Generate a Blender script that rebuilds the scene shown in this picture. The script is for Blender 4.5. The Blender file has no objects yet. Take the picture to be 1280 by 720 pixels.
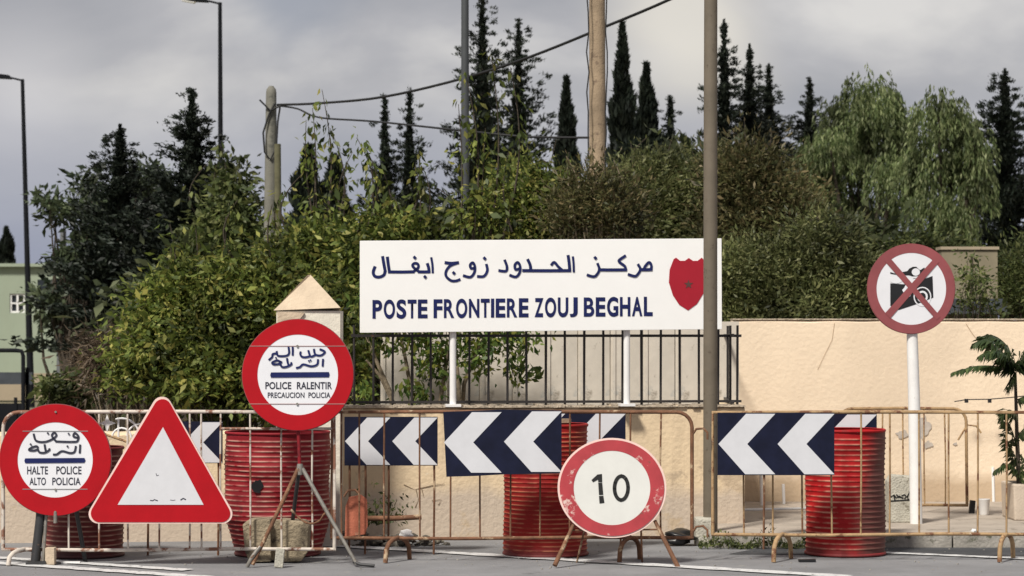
import bpy, bmesh, math, random
import numpy as np
from mathutils import Vector, Matrix
random.seed(7); rng = np.random.default_rng(11)
SC = bpy.context.scene; COL = SC.collection
R = math.radians

# ---------------------------------------------------------------- camera
F = 3000.0; HZ = 422.0; CH = 1.6
cam = bpy.data.cameras.new('camera'); camo = bpy.data.objects.new('camera', cam); COL.objects.link(camo)
camo.location = (0, 0, CH); camo.rotation_euler = (R(90), 0, 0)
cam.sensor_width = 36; cam.lens = 36 * F / 1280; cam.shift_y = (HZ - 360) / 1280
cam.dof.use_dof = True; cam.dof.focus_distance = 17.2; cam.dof.aperture_fstop = 4.5
cam.clip_end = 12000; cam.clip_start = 0.1
SC.camera = camo
SC.render.resolution_x = 1024; SC.render.resolution_y = 576

# ---------------------------------------------------------------- light
SUN_EL, SUN_AZ = 50.0, 211.0        # azimuth from +Y towards +X: behind the camera, to its left
w = bpy.data.worlds.new("World"); SC.world = w; w.use_nodes = True
nt = w.node_tree; N = nt.nodes; LK = nt.links; N.clear()
out = N.new('ShaderNodeOutputWorld'); bg = N.new('ShaderNodeBackground'); bg.inputs[1].default_value = 0.1
sky = N.new('ShaderNodeTexSky'); sky.sky_type = 'NISHITA'; sky.sun_disc = False
sky.sun_elevation = R(SUN_EL); sky.sun_rotation = R(SUN_AZ)
tc = N.new('ShaderNodeTexCoord'); sep = N.new('ShaderNodeSeparateXYZ'); LK.new(tc.outputs['Generated'], sep.inputs[0])
mp = N.new('ShaderNodeMapping'); mp.inputs['Scale'].default_value = (1, 1, 2.2); mp.inputs['Location'].default_value = (0.35, 0.1, 0.13)
LK.new(tc.outputs['Generated'], mp.inputs[0])
n1 = N.new('ShaderNodeTexNoise'); n1.inputs['Scale'].default_value = 6.0; n1.inputs['Detail'].default_value = 7; n1.inputs['Roughness'].default_value = .5
n1.inputs['Distortion'].default_value = .3
LK.new(mp.outputs[0], n1.inputs['Vector'])
cr = N.new('ShaderNodeValToRGB'); LK.new(n1.outputs[0], cr.inputs[0])
cr.color_ramp.elements[0].position = .36; cr.color_ramp.elements[0].color = (.32, .325, .35, 1)
cr.color_ramp.elements[1].position = .68; cr.color_ramp.elements[1].color = (.72, .70, .665, 1)
e = cr.color_ramp.elements.new(.52); e.color = (.455, .45, .462, 1)
# low band of the cloud deck is bluer
mr = N.new('ShaderNodeMapRange'); LK.new(sep.outputs[2], mr.inputs[0])
mr.inputs[1].default_value = 0.035; mr.inputs[2].default_value = 0.105; mr.inputs[3].default_value = 0.95; mr.inputs[4].default_value = 0.0
mx = N.new('ShaderNodeMixRGB'); 
cur = cr.outputs[0]
for (dx, dz, rad, amt, cc) in ((.074, .128, .05, .75, (.86, .81, .70)), (-.205, .095, .045, .5, (.72, .70, .70)), (-.095, .143, .04, -.6, (.30, .33, .39))):
    # single bright and dark clouds, at their own place in the sky, broken up by the same noise
    vd = N.new('ShaderNodeVectorMath'); vd.operation = 'DISTANCE'; LK.new(tc.outputs['Generated'], vd.inputs[0]); vv = Vector((dx, 1, dz)).normalized(); vd.inputs[1].default_value = vv
    ra = N.new('ShaderNodeMath'); ra.operation = 'MULTIPLY_ADD'; LK.new(n1.outputs[0], ra.inputs[0]); ra.inputs[1].default_value = .09; LK.new(vd.outputs['Value'], ra.inputs[2])
    rm = N.new('ShaderNodeMapRange'); rm.interpolation_type = 'SMOOTHSTEP'; LK.new(ra.outputs[0], rm.inputs[0]); rm.inputs[1].default_value = .045 + rad * .1; rm.inputs[2].default_value = .045 + rad; rm.inputs[3].default_value = abs(amt); rm.inputs[4].default_value = 0
    mm = N.new('ShaderNodeMixRGB'); LK.new(rm.outputs[0], mm.inputs[0]); LK.new(cur, mm.inputs[1]); mm.inputs[2].default_value = cc + (1,); cur = mm.outputs[0]
LK.new(mr.outputs[0], mx.inputs[0]); LK.new(cur, mx.inputs[1]); mx.inputs[2].default_value = (.30, .325, .425, 1)
sc10 = N.new('ShaderNodeMixRGB'); sc10.blend_type = 'MULTIPLY'; sc10.inputs[0].default_value = 1; sc10.inputs[2].default_value = (9.6, 9.5, 9.6, 1)
LK.new(mx.outputs[0], sc10.inputs[1])
m2 = N.new('ShaderNodeMixRGB'); m2.inputs[0].default_value = .93; LK.new(sky.outputs[0], m2.inputs[1]); LK.new(sc10.outputs[0], m2.inputs[2])
LK.new(m2.outputs[0], bg.inputs[0]); LK.new(bg.outputs[0], out.inputs[0])

sl = bpy.data.lights.new('sun', 'SUN'); sl.energy = 4.6; sl.angle = R(9); sl.color = (1, .95, .86)
so = bpy.data.objects.new('sun', sl); COL.objects.link(so)
az = R(SUN_AZ); sd = Vector((math.sin(az) * math.cos(R(SUN_EL)), math.cos(az) * math.cos(R(SUN_EL)), math.sin(R(SUN_EL))))
so.rotation_euler = sd.to_track_quat('Z', 'Y').to_euler(); so.location = (-8, -8, 15)
SC.view_settings.view_transform = 'Standard'; SC.view_settings.look = 'None'; SC.view_settings.gamma = 1; SC.view_settings.exposure = 0.08
SC.render.engine = 'CYCLES'; SC.cycles.max_bounces = 6; SC.cycles.transparent_max_bounces = 4

# ---------------------------------------------------------------- helpers
def tag(o, label=None, cat=None, group=None, kind=None):
    for k, v in (('label', label), ('category', cat), ('group', group), ('kind', kind)):
        if v: o[k] = v
    return o
def empty(name, loc, rz=0, label=None, cat=None, group=None, rx=0, ry=0):
    o = bpy.data.objects.new(name, None); COL.objects.link(o); o.empty_display_size = .1
    o.location = loc; o.rotation_euler = (rx, ry, rz)
    return tag(o, label, cat, group)
def link(name, me, m, parent=None, kind=None):
    o = bpy.data.objects.new(name, me); COL.objects.link(o)
    if m is not None and not me.materials: me.materials.append(m)
    if parent is not None: o.parent = parent
    if kind: o['kind'] = kind
    return o
def copy_tree(o, parent=None):
    c = o.copy(); COL.objects.link(c); c.parent = parent
    for ch in list(o.children): copy_tree(ch, c)
    return c
def mat(name, base, rough=.6, metal=0.0, var=.15, scale=6.0, bump=0.0, bscale=60.0, dirt=None, lowz=None, spec=.4, var2=0):
    """base colour with fine variation; dirt = (colour, threshold 0..1, noise scale); lowz = (colour, z, blend)."""
    m = bpy.data.materials.new(name); m.use_nodes = True; t = m.node_tree; n = t.nodes; l = t.links
    b = n['Principled BSDF']; b.inputs['Roughness'].default_value = rough; b.inputs['Metallic'].default_value = metal
    b.inputs['Specular IOR Level'].default_value = spec
    co = n.new('ShaderNodeTexCoord').outputs['Object']
    nz = n.new('ShaderNodeTexNoise'); nz.inputs['Scale'].default_value = scale; nz.inputs['Detail'].default_value = 6; nz.inputs['Roughness'].default_value = .65
    l.new(co, nz.inputs['Vector'])
    r = n.new('ShaderNodeValToRGB'); l.new(nz.outputs[0], r.inputs[0])
    r.color_ramp.elements[0].position = .3; r.color_ramp.elements[1].position = .7
    r.color_ramp.elements[0].color = tuple(c * (1 - var) for c in base) + (1,)
    r.color_ramp.elements[1].color = tuple(min(1, c * (1 + var)) for c in base) + (1,)
    cur = r.outputs[0]
    if lowz:
        s = n.new('ShaderNodeSeparateXYZ'); l.new(co, s.inputs[0])
        ad = n.new('ShaderNodeMath'); ad.operation = 'MULTIPLY_ADD'; l.new(nz.outputs[0], ad.inputs[0]); ad.inputs[1].default_value = lowz[2] * 2.2; l.new(s.outputs[2], ad.inputs[2])
        mr = n.new('ShaderNodeMapRange'); l.new(ad.outputs[0], mr.inputs[0])
        mr.inputs[1].default_value = lowz[1] + lowz[2] * 1.1 - .03; mr.inputs[2].default_value = lowz[1] + lowz[2] * 1.1 + lowz[2]; mr.inputs[3].default_value = 1; mr.inputs[4].default_value = 0
        x = n.new('ShaderNodeMixRGB'); l.new(mr.outputs[0], x.inputs[0]); l.new(cur, x.inputs[1]); x.inputs[2].default_value = tuple(lowz[0]) + (1,); cur = x.outputs[0]
    ds = [dirt] if dirt and not isinstance(dirt, list) else (dirt or [])
    for k, (dc, th, dsc) in enumerate(ds):
        d = n.new('ShaderNodeTexNoise'); d.inputs['Scale'].default_value = dsc; d.inputs['Detail'].default_value = 8; d.inputs['Roughness'].default_value = .7
        mpn = n.new('ShaderNodeMapping'); mpn.inputs['Location'].default_value = (3.1 * k + 1, 1.7, 4.3 * k); l.new(co, mpn.inputs[0]); l.new(mpn.outputs[0], d.inputs['Vector'])
        q = n.new('ShaderNodeMapRange'); l.new(d.outputs[0], q.inputs[0]); q.inputs[1].default_value = th; q.inputs[2].default_value = th + .06
        x = n.new('ShaderNodeMixRGB'); l.new(q.outputs[0], x.inputs[0]); l.new(cur, x.inputs[1]); x.inputs[2].default_value = tuple(dc) + (1,); cur = x.outputs[0]
    l.new(cur, b.inputs['Base Color'])
    if bump:
        bn = n.new('ShaderNodeTexNoise'); bn.inputs['Scale'].default_value = bscale; bn.inputs['Detail'].default_value = 5; l.new(co, bn.inputs['Vector'])
        bp = n.new('ShaderNodeBump'); bp.inputs['Strength'].default_value = min(1, bump); bp.inputs['Distance'].default_value = .02; l.new(bn.outputs[0], bp.inputs['Height']); l.new(bp.outputs[0], b.inputs['Normal'])
    return m
def leafmat(name, cols, trans=.35, rough=.5):
    m = bpy.data.materials.new(name); m.use_nodes = True; t = m.node_tree; n = t.nodes; l = t.links
    b = n['Principled BSDF']; b.inputs['Roughness'].default_value = rough; b.inputs['Specular IOR Level'].default_value = .3
    g = n.new('ShaderNodeNewGeometry'); r = n.new('ShaderNodeValToRGB'); l.new(g.outputs['Random Per Island'], r.inputs[0])
    co = n.new('ShaderNodeTexCoord'); nz = n.new('ShaderNodeTexNoise'); nz.inputs['Scale'].default_value = 1.6; nz.inputs['Detail'].default_value = 3
    l.new(co.outputs['Object'], nz.inputs['Vector'])
    el = r.color_ramp.elements
    el[0].color = tuple(cols[0]) + (1,); el[1].color = tuple(cols[-1]) + (1,)
    for i, c in enumerate(cols[1:-1]): el.new((i + 1) / (len(cols) - 1)).color = tuple(c) + (1,)
    mr = n.new('ShaderNodeMapRange'); l.new(nz.outputs[0], mr.inputs[0]); mr.inputs[1].default_value = .36; mr.inputs[2].default_value = .64; mr.inputs[3].default_value = .38; mr.inputs[4].default_value = 1.6
    x = n.new('ShaderNodeVectorMath'); x.operation = 'SCALE'; l.new(r.outputs[0], x.inputs[0]); l.new(mr.outputs[0], x.inputs['Scale'])
    l.new(x.outputs[0], b.inputs['Base Color'])
    tr = n.new('ShaderNodeBsdfTranslucent'); l.new(x.outputs[0], tr.inputs[0])
    ms = n.new('ShaderNodeMixShader'); ms.inputs[0].default_value = trans; l.new(b.outputs[0], ms.inputs[1]); l.new(tr.outputs[0], ms.inputs[2])
    l.new(ms.outputs[0], n['Material Output'].inputs['Surface'])
    return m

class MB:
    def __init__(s): s.v = []; s.f = []; s.sm = []
    def add(s, v, f, smooth=False):
        b = len(s.v); s.v += [tuple(p) for p in v]; s.f += [tuple(b + i for i in q) for q in f]; s.sm += [smooth] * len(f); return s
    def box(s, c, d, rz=0, ry=0, rx=0):
        M_ = Matrix.Rotation(rz, 3, 'Z') @ Matrix.Rotation(ry, 3, 'Y') @ Matrix.Rotation(rx, 3, 'X')
        v = [Vector(c) + M_ @ Vector((d[0] / 2 * i, d[1] / 2 * j, d[2] / 2 * k)) for i in (-1, 1) for j in (-1, 1) for k in (-1, 1)]
        return s.add(v, [(0, 1, 3, 2), (4, 6, 7, 5), (0, 4, 5, 1), (2, 3, 7, 6), (0, 2, 6, 4), (1, 5, 7, 3)])
    def prism(s, pts, y0, y1):
        """pts: (x,z) outline; extruded along y."""
        n = len(pts); v = [(x, y0, z) for x, z in pts] + [(x, y1, z) for x, z in pts]
        return s.add(v, [tuple(range(n)), tuple(range(2 * n - 1, n - 1, -1))] + [(i, i + n, (i + 1) % n + n, (i + 1) % n) for i in range(n)])
    def tube(s, pts, r, seg=8, cap=True):
        pts = [Vector(p) for p in pts]; n = len(pts); rs = r if isinstance(r, (list, tuple)) else [r] * n
        up = Vector((0, 1, 0)); v = []; f = []
        for i, p in enumerate(pts):
            t = (pts[min(i + 1, n - 1)] - pts[max(i - 1, 0)]).normalized()
            if abs(t.dot(up)) > .95: up = Vector((1, 0, 0))
            a = (up - t * up.dot(t)).normalized(); b = t.cross(a); up = a
            v += [p + (a * math.cos(2 * math.pi * k / seg) + b * math.sin(2 * math.pi * k / seg)) * rs[i] for k in range(seg)]
        for i in range(n - 1):
            for k in range(seg): f.append((i * seg + k, i * seg + (k + 1) % seg, (i + 1) * seg + (k + 1) % seg, (i + 1) * seg + k))
        s.add(v, f, True)
        if cap: s.add(v[:seg], [tuple(range(seg))[::-1]]); s.add(v[-seg:], [tuple(range(seg))])
        return s
    def lathe(s, prof, seg=40, c=(0, 0), caps=True, fn=None):
        v = []; f = []
        for (r, z) in prof:
            for k in range(seg):
                a = 2 * math.pi * k / seg; rr = r * (fn(a, z) if fn else 1)
                v.append((c[0] + rr * math.cos(a), c[1] + rr * math.sin(a), z))
        for i in range(len(prof) - 1):
            for k in range(seg): f.append((i * seg + k, i * seg + (k + 1) % seg, (i + 1) * seg + (k + 1) % seg, (i + 1) * seg + k))
        s.add(v, f, True)
        if caps: s.add(v[:seg], [tuple(range(seg))[::-1]]); s.add(v[-seg:], [tuple(range(seg))])
        return s
    def ribbon(s, pts, w_, y, closed=False):
        """flat stroke in the xz plane, mitred."""
        P_ = [Vector((p[0], p[1])) for p in pts]; n = len(P_); v = []
        for i in range(n):
            a = P_[(i - 1) % n] if (closed or i > 0) else P_[i]; b = P_[(i + 1) % n] if (closed or i < n - 1) else P_[i]
            t = (b - a).normalized(); nn = Vector((-t.y, t.x)); p = P_[i]
            ww = w_[i] if isinstance(w_, (list, tuple)) else w_
            if not closed and i == 0: p = p - t * ww * .3
            if not closed and i == n - 1: p = p + t * ww * .3
            v += [(p.x + nn.x * ww / 2, y, p.y + nn.y * ww / 2), (p.x - nn.x * ww / 2, y, p.y - nn.y * ww / 2)]
        return s.add(v, [(2 * i, 2 * i + 1, (2 * i + 3) % (2 * n), (2 * i + 2) % (2 * n)) for i in range(n if closed else n - 1)])
    def build(s, name, m, parent=None, kind=None, bevel=0, recalc=True):
        me = bpy.data.meshes.new(name); me.from_pydata(s.v, [], s.f)
        me.polygons.foreach_set('use_smooth', s.sm)
        if recalc:
            bm = bmesh.new(); bm.from_mesh(me); bmesh.ops.recalc_face_normals(bm, faces=bm.faces)
            if bevel: bmesh.ops.bevel(bm, geom=list(bm.edges), offset=bevel, segments=2, affect='EDGES', profile=.6)
            bm.to_mesh(me); bm.free()
        me.update()
        return link(name, me, m, parent, kind)

def P(px, py, Y): return Vector(((px - 640) * Y / F, Y, CH - (py - HZ) * Y / F))
def gy(py, z=0): return (CH - z) * F / (py - HZ)
class Frame:
    """a vertical plane through (x0,y0) turned by ang: pixel -> local (x,z)"""
    def __init__(s, px, Y, ang=0, z=0): s.x0 = (px - 640) * Y / F; s.y0 = Y; s.a = ang; s.z0 = z
    def l(s, px, py, off=0):
        k = (px - 640) / F; c, sn = math.cos(s.a), math.sin(s.a)
        # point = (x0 + t c, y0 + t s), x = k*y
        t = (k * s.y0 - s.x0) / (c - k * sn); Yw = s.y0 + t * sn
        return (t, CH - (py - HZ) * Yw / F - s.z0)
    def pts(s, L): return [s.l(*p) for p in L]
    @property
    def s(s_): return s_.y0 / F
    def root(s, name, label, cat, group=None, rx=0, ry=0): return empty(name, (s.x0, s.y0, s.z0), s.a, label, cat, group, rx, ry)
def circ(cx, cy, r, n=64, ry=None):
    ry = ry or r
    return [(cx + r * math.cos(2 * math.pi * i / n), cy + ry * math.sin(2 * math.pi * i / n)) for i in range(n)]
def ring_mesh(mb, fr, cx, cy, r0, r1, y, n=64, ry0=None, ry1=None, thick=.004):
    a = fr.pts(circ(cx, cy, r0, n, ry0)); b = fr.pts(circ(cx, cy, r1, n, ry1))
    v = [(x, y, z) for x, z in a] + [(x, y, z) for x, z in b] + [(x, y + thick, z) for x, z in a] + [(x, y + thick, z) for x, z in b]
    f = []
    for i in range(n):
        j = (i + 1) % n; f += [(i, j, j + n, i + n), (2 * n + i, 3 * n + i, 3 * n + j, 2 * n + j), (n + i, n + j, 3 * n + j, 3 * n + i), (i, 2 * n + i, 2 * n + j, j)]
    mb.add(v, f)
def text_mesh(body, fr, x0, x1, ytop, ybot, y, m, parent, name='lettering', bold=.0, slant=0):
    c = bpy.data.curves.new('txt', 'FONT'); c.body = body; c.size = 1; c.offset = bold; c.space_character = 1.04
    o = bpy.data.objects.new('txt', c); COL.objects.link(o); bpy.context.view_layer.update()
    dg = bpy.context.evaluated_depsgraph_get(); me = bpy.data.meshes.new_from_object(o.evaluated_get(dg))
    n = len(me.vertices); a = np.empty(n * 3); me.vertices.foreach_get('co', a); a = a.reshape(-1, 3)
    mn, mxx = a.min(0), a.max(0)
    u = (a[:, 0] - mn[0]) / (mxx[0] - mn[0]); v = (a[:, 1] - mn[1]) / (mxx[1] - mn[1])
    res = []
    for i in range(n):
        yb = ybot[0] + (ybot[1] - ybot[0]) * u[i] if isinstance(ybot, tuple) else ybot
        yt = ytop[0] + (ytop[1] - ytop[0]) * u[i] if isinstance(ytop, tuple) else ytop
        X, Z = fr.l(x0 + (x1 - x0) * u[i], yb + (yt - yb) * v[i]); res += [X, y, Z]
    me.vertices.foreach_set('co', res); me.update(); me.materials.clear()
    bpy.data.objects.remove(o); bpy.data.curves.remove(c)
    return link(name, me, m, parent)
def strokes(fr, org, sc, L, w_, y, m, parent, name='lettering', dots=(), dr=None):
    mb = MB()
    for k, st in enumerate(L):
        ww = w_
        if isinstance(st, dict): ww = st['w']; st = st['p']
        # smooth polyline (Catmull-Rom)
        q = [(org[0] + a / sc, org[1] + b / sc) for a, b in st]
        if len(q) > 2:
            r = []
            for i in range(len(q) - 1):
                p0, p1, p2, p3 = q[max(i - 1, 0)], q[i], q[i + 1], q[min(i + 2, len(q) - 1)]
                for t in (0, .25, .5, .75):
                    r.append(tuple(.5 * ((2 * p1[d]) + (-p0[d] + p2[d]) * t + (2 * p0[d] - 5 * p1[d] + 4 * p2[d] - p3[d]) * t * t + (-p0[d] + 3 * p1[d] - 3 * p2[d] + p3[d]) * t ** 3) for d in (0, 1)))
            r.append(q[-1]); q = r
        mb.ribbon(fr.pts(q), ww / sc * fr.s, y - .00012 * k)
    for (a, b) in dots:
        c = fr.pts([(org[0] + (a + dr * dx) / sc, org[1] + (b + dr * dz) / sc) for dx, dz in ((1, .1), (.1, 1), (-1, -.1), (-.1, -1))])
        mb.add([(p[0], y - .003, p[1]) for p in c], [(0, 1, 2, 3)])
    return mb.build(name, m, parent, recalc=False)

# ---------------------------------------------------------------- materials
m_asphalt = mat('asphalt', (.205, .205, .213), .9, var=.22, scale=1.3, bump=.5, bscale=160, dirt=[((.25, .245, .235), .60, 3), ((.13, .13, .134), .61, 1.1)])
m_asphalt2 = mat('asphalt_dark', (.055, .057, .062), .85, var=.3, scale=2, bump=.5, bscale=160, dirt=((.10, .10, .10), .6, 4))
m_line = mat('road_paint', (.55, .55, .55), .7, var=.15, scale=20, dirt=((.17, .17, .17), .56, 14))
m_ground = mat('earth', (.16, .14, .09), .95, var=.4, scale=.6, bump=.6, bscale=20)
m_pave = mat('pavement', (.36, .31, .26), .9, var=.2, scale=3, bump=.4, bscale=60, dirt=((.2, .17, .14), .58, 5))
m_kerb = mat('kerb_concrete', (.30, .28, .25), .9, var=.25, scale=7, bump=.4, bscale=50, dirt=((.12, .12, .09), .57, 8))
m_wall_low = mat('plaster_low', (.68, .535, .36), .9, var=.08, scale=2.2, bump=.35, bscale=28, lowz=((.52, .43, .34), .34, .10), dirt=[((.50, .39, .27), .58, 2.6), ((.34, .25, .165), .655, 5), ((.75, .66, .52), .62, 3)])
m_wall_high = mat('plaster_high', (.74, .605, .455), .9, var=.06, scale=1.5, bump=.3, bscale=24, lowz=((.5, .38, .26), .30, .12), dirt=[((.36, .31, .26), .70, 2.6)])
m_cap = mat('rough_cement', (.42, .35, .27), .95, var=.3, scale=18, bump=.8, bscale=50)
m_panel = mat('panel_sheet', (.58, .53, .46), .8, var=.12, scale=3, bump=.1, bscale=20, dirt=[((.33, .29, .24), .57, 3.5), ((.42, .41, .38), .56, 1.7)])
m_blackiron = mat('black_iron', (.025, .022, .022), .5, var=.3, dirt=((.10, .05, .03), .62, 12))
m_red = mat('sign_red', (.37, .004, .010), .5, spec=.2, var=.12, scale=3, dirt=((.55, .12, .10), .735, 22))
m_white = mat('sign_white', (.70, .705, .74), .45, var=.04, scale=3, dirt=((.5, .5, .48), .72, 12))
m_edge = mat('sign_edge', (.75, .55, .5), .6, var=.1)
m_redworn = mat('sign_red_worn', (.38, .04, .05), .6, var=.18, scale=5, dirt=[((.66, .5, .45), .575, 8), ((.2, .06, .05), .64, 14)])
m_whiteworn = mat('sign_white_worn', (.64, .64, .61), .6, var=.05, scale=5, dirt=((.4, .38, .33), .70, 8))
m_maroon = mat('sign_maroon', (.245, .062, .068), .55, var=.15, scale=4, dirt=((.35, .12, .11), .66, 9))
m_navy = mat('navy_print', (.010, .016, .085), .55, var=.2, spec=.2)
m_navyboard = mat('navy_board', (.007, .009, .026), .5, var=.4, scale=5, spec=.2, dirt=((.08, .09, .13), .70, 9))
m_chev = mat('chevron_white', (.585, .59, .62), .5, var=.05, scale=6, dirt=((.35, .33, .33), .70, 14))
m_black = mat('black_paint', (.01, .01, .012), .5, var=.2)
m_ink = mat('stencil_ink', (.02, .022, .04), .6, var=.3, scale=40, dirt=((.3, .3, .34), .62, 60))
m_ink10 = mat('stencil_ink_black', (.012, .012, .012), .6, var=.3, dirt=((.4, .4, .38), .66, 70))
m_shield = mat('shield_red', (.34, .008, .022), .5, var=.05)
m_star = mat('star_dark', (.09, .04, .035), .6, var=.1)
m_brightwhite = mat('board_white', (.84, .84, .83), .4, var=.015)
m_postwhite = mat('white_paint', (.76, .75, .74), .5, var=.06, scale=8, dirt=((.4, .33, .26), .68, 14))
m_rust = mat('rusty_barrier', (.16, .075, .04), .8, var=.4, scale=14, bump=.3, bscale=120, dirt=[((.42, .31, .2), .56, 7), ((.05, .03, .02), .66, 12)])
m_rusty_y = mat('yellowed_barrier', (.35, .23, .12), .75, var=.3, scale=10, bump=.3, bscale=120, dirt=[((.16, .07, .035), .52, 9), ((.62, .55, .42), .64, 12)])
m_whitebar = mat('chipped_white_barrier', (.55, .49, .43), .7, var=.2, scale=10, dirt=[((.20, .09, .055), .49, 7)])
m_barewood = mat('dark_tube', (.03, .03, .032), .5, var=.3, dirt=((.12, .08, .06), .6, 20))
m_steel = mat('galvanised_tube', (.25, .235, .21), .5, metal=.4, var=.25, scale=20, dirt=((.16, .08, .04), .56, 18))
m_pole = mat('brown_pole', (.135, .112, .082), .7, var=.15, scale=5, dirt=((.09, .07, .05), .6, 10))
m_greypole = mat('grey_pole', (.055, .06, .065), .6, var=.12)
m_darkpole = mat('lamp_pole', (.010, .011, .014), .7, var=.2, spec=.1)
m_wood = mat('weathered_wood', (.30, .225, .15), .85, var=.25, scale=4, bump=.4, dirt=((.18, .13, .09), .58, 6))
m_conc = mat('concrete_pole', (.165, .16, .135), .85, var=.2, scale=5, bump=.3, dirt=((.10, .10, .085), .55, 4))
m_cable = mat('cable', (.012, .012, .013), .6, var=.1)
m_stone = mat('limestone', (.52, .42, .31), .9, var=.15, scale=6, bump=.4, bscale=35, dirt=((.3, .24, .17), .66, 8))
m_stone2 = mat('limestone_light', (.66, .62, .53), .9, var=.1, scale=6, bump=.3, bscale=35)
m_block = mat('concrete_block', (.42, .40, .34), .9, var=.2, scale=9, bump=.6, bscale=60, dirt=((.2, .18, .14), .6, 9))
m_dirtyblock = mat('mossy_concrete', (.27, .22, .15), .95, var=.35, scale=9, bump=.9, bscale=45, dirt=((.10, .08, .06), .56, 8))
m_terra = mat('rusty_plate', (.42, .13, .075), .85, var=.2, scale=6, bump=.3, dirt=((.5, .3, .2), .62, 9))
m_plastic_blk = mat('black_bag', (.008, .008, .009), .35, var=.2)
m_green_wall = mat('green_render', (.29, .335, .255), .9, var=.08, scale=.6)
m_beige_wall = mat('beige_render', (.34, .28, .20), .9, var=.12, scale=1)
m_darkglass = mat('dark_glass', (.02, .025, .03), .15, var=.1)
m_awning = mat('grey_blue_awning', (.05, .058, .07), .7, var=.2)
m_pot = mat('planter_cement', (.50, .42, .34), .9, var=.12, scale=7, bump=.3)
m_bark = mat('bark', (.06, .047, .035), .95, var=.35, scale=14, bump=.8, bscale=40)
m_barkpale = mat('bark_pale', (.2, .16, .11), .95, var=.3, scale=14, bump=.6, bscale=40)
def drum_mat(name, base, worn, dark):
    """painted corrugated steel: paint rubbed off the crests of the ribs, rust and stains elsewhere"""
    m = mat(name, base, .62, var=.35, scale=3, spec=.25, lowz=(tuple(c_ * .45 + .03 for c_ in base), .04, .06), dirt=[(dark, .60, 3.5), (worn, .72, 16)]); t = m.node_tree; n = t.nodes; l = t.links
    b = n['Principled BSDF']; src = b.inputs['Base Color'].links[0].from_socket
    at = n.new('ShaderNodeAttribute'); at.attribute_name = 'crest'
    nz = n.new('ShaderNodeTexNoise'); nz.inputs['Scale'].default_value = 9; nz.inputs['Detail'].default_value = 5
    co = n.new('ShaderNodeTexCoord'); l.new(co.outputs['Object'], nz.inputs['Vector'])
    mr = n.new('ShaderNodeMapRange'); l.new(nz.outputs[0], mr.inputs[0]); mr.inputs[1].default_value = .36; mr.inputs[2].default_value = .58
    mu = n.new('ShaderNodeMath'); mu.operation = 'MULTIPLY'; l.new(at.outputs['Fac'], mu.inputs[0]); l.new(mr.outputs[0], mu.inputs[1])
    x = n.new('ShaderNodeMixRGB'); l.new(mu.outputs[0], x.inputs[0]); l.new(src, x.inputs[1]); x.inputs[2].default_value = tuple(worn) + (1,)
    a2 = n.new('ShaderNodeAttribute'); a2.attribute_name = 'side_dark'; x2 = n.new('ShaderNodeMixRGB'); l.new(a2.outputs['Fac'], x2.inputs[0]); l.new(x.outputs[0], x2.inputs[1]); x2.inputs[2].default_value = (.085, .045, .038, 1); x = x2  # mixes dark brown over the one side that the mask faces
    l.new(x.outputs[0], b.inputs['Base Color']); return m
m_drum_bright = drum_mat('drum_bright_red', (.36, .008, .010), (.55, .27, .19), (.22, .02, .02))
m_drum_orange = drum_mat('drum_orange_red', (.27, .012, .010), (.50, .18, .10), (.17, .03, .02))
m_drum_dark = drum_mat('drum_dull_red', (.21, .010, .016), (.50, .30, .24), (.10, .012, .015))
m_drum_brown = drum_mat('drum_brown_red', (.12, .018, .018), (.40, .25, .19), (.07, .03, .025))

L_yellow = leafmat('leaf_yellow_green', [(.028, .042, .012), (.065, .09, .02), (.115, .15, .032), (.18, .21, .05), (.32, .29, .08)], .42)
L_mid = leafmat('leaf_mid_green', [(.03, .044, .016), (.07, .092, .03), (.115, .135, .046), (.17, .18, .07)], .38)
L_back = leafmat('leaf_back', [(.03, .04, .02), (.058, .07, .033), (.09, .10, .048)], .3)
L_olive = leafmat('leaf_olive', [(.042, .052, .02), (.09, .105, .037), (.14, .15, .058), (.20, .20, .09)], .38)
L_dark = leafmat('leaf_dark', [(.010, .015, .009), (.022, .032, .018), (.036, .048, .027)], .2)
L_conifer = leafmat('needle_dark', [(.008, .012, .009), (.016, .023, .016), (.03, .038, .025)], .12)
L_willow = leafmat('leaf_willow', [(.055, .08, .032), (.125, .165, .065), (.20, .24, .105), (.30, .33, .17)], .48)
L_euca = leafmat('leaf_blue_green', [(.03, .045, .025), (.065, .085, .045), (.10, .12, .065)], .3)
L_reddish = leafmat('leaf_reddish', [(.035, .042, .017), (.075, .076, .03), (.115, .105, .045), (.165, .125, .065)], .33)
L_dry = leafmat('dry_twig', [(.05, .035, .024), (.11, .08, .055), (.16, .12, .08)], .2)
L_shrub = leafmat('leaf_glossy', [(.03, .06, .016), (.075, .12, .028), (.13, .18, .04), (.22, .22, .05)], .45, .4)
L_palm = leafmat('leaf_palm', [(.03, .05, .02), (.055, .085, .03), (.09, .12, .045)], .35, .4)

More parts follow.
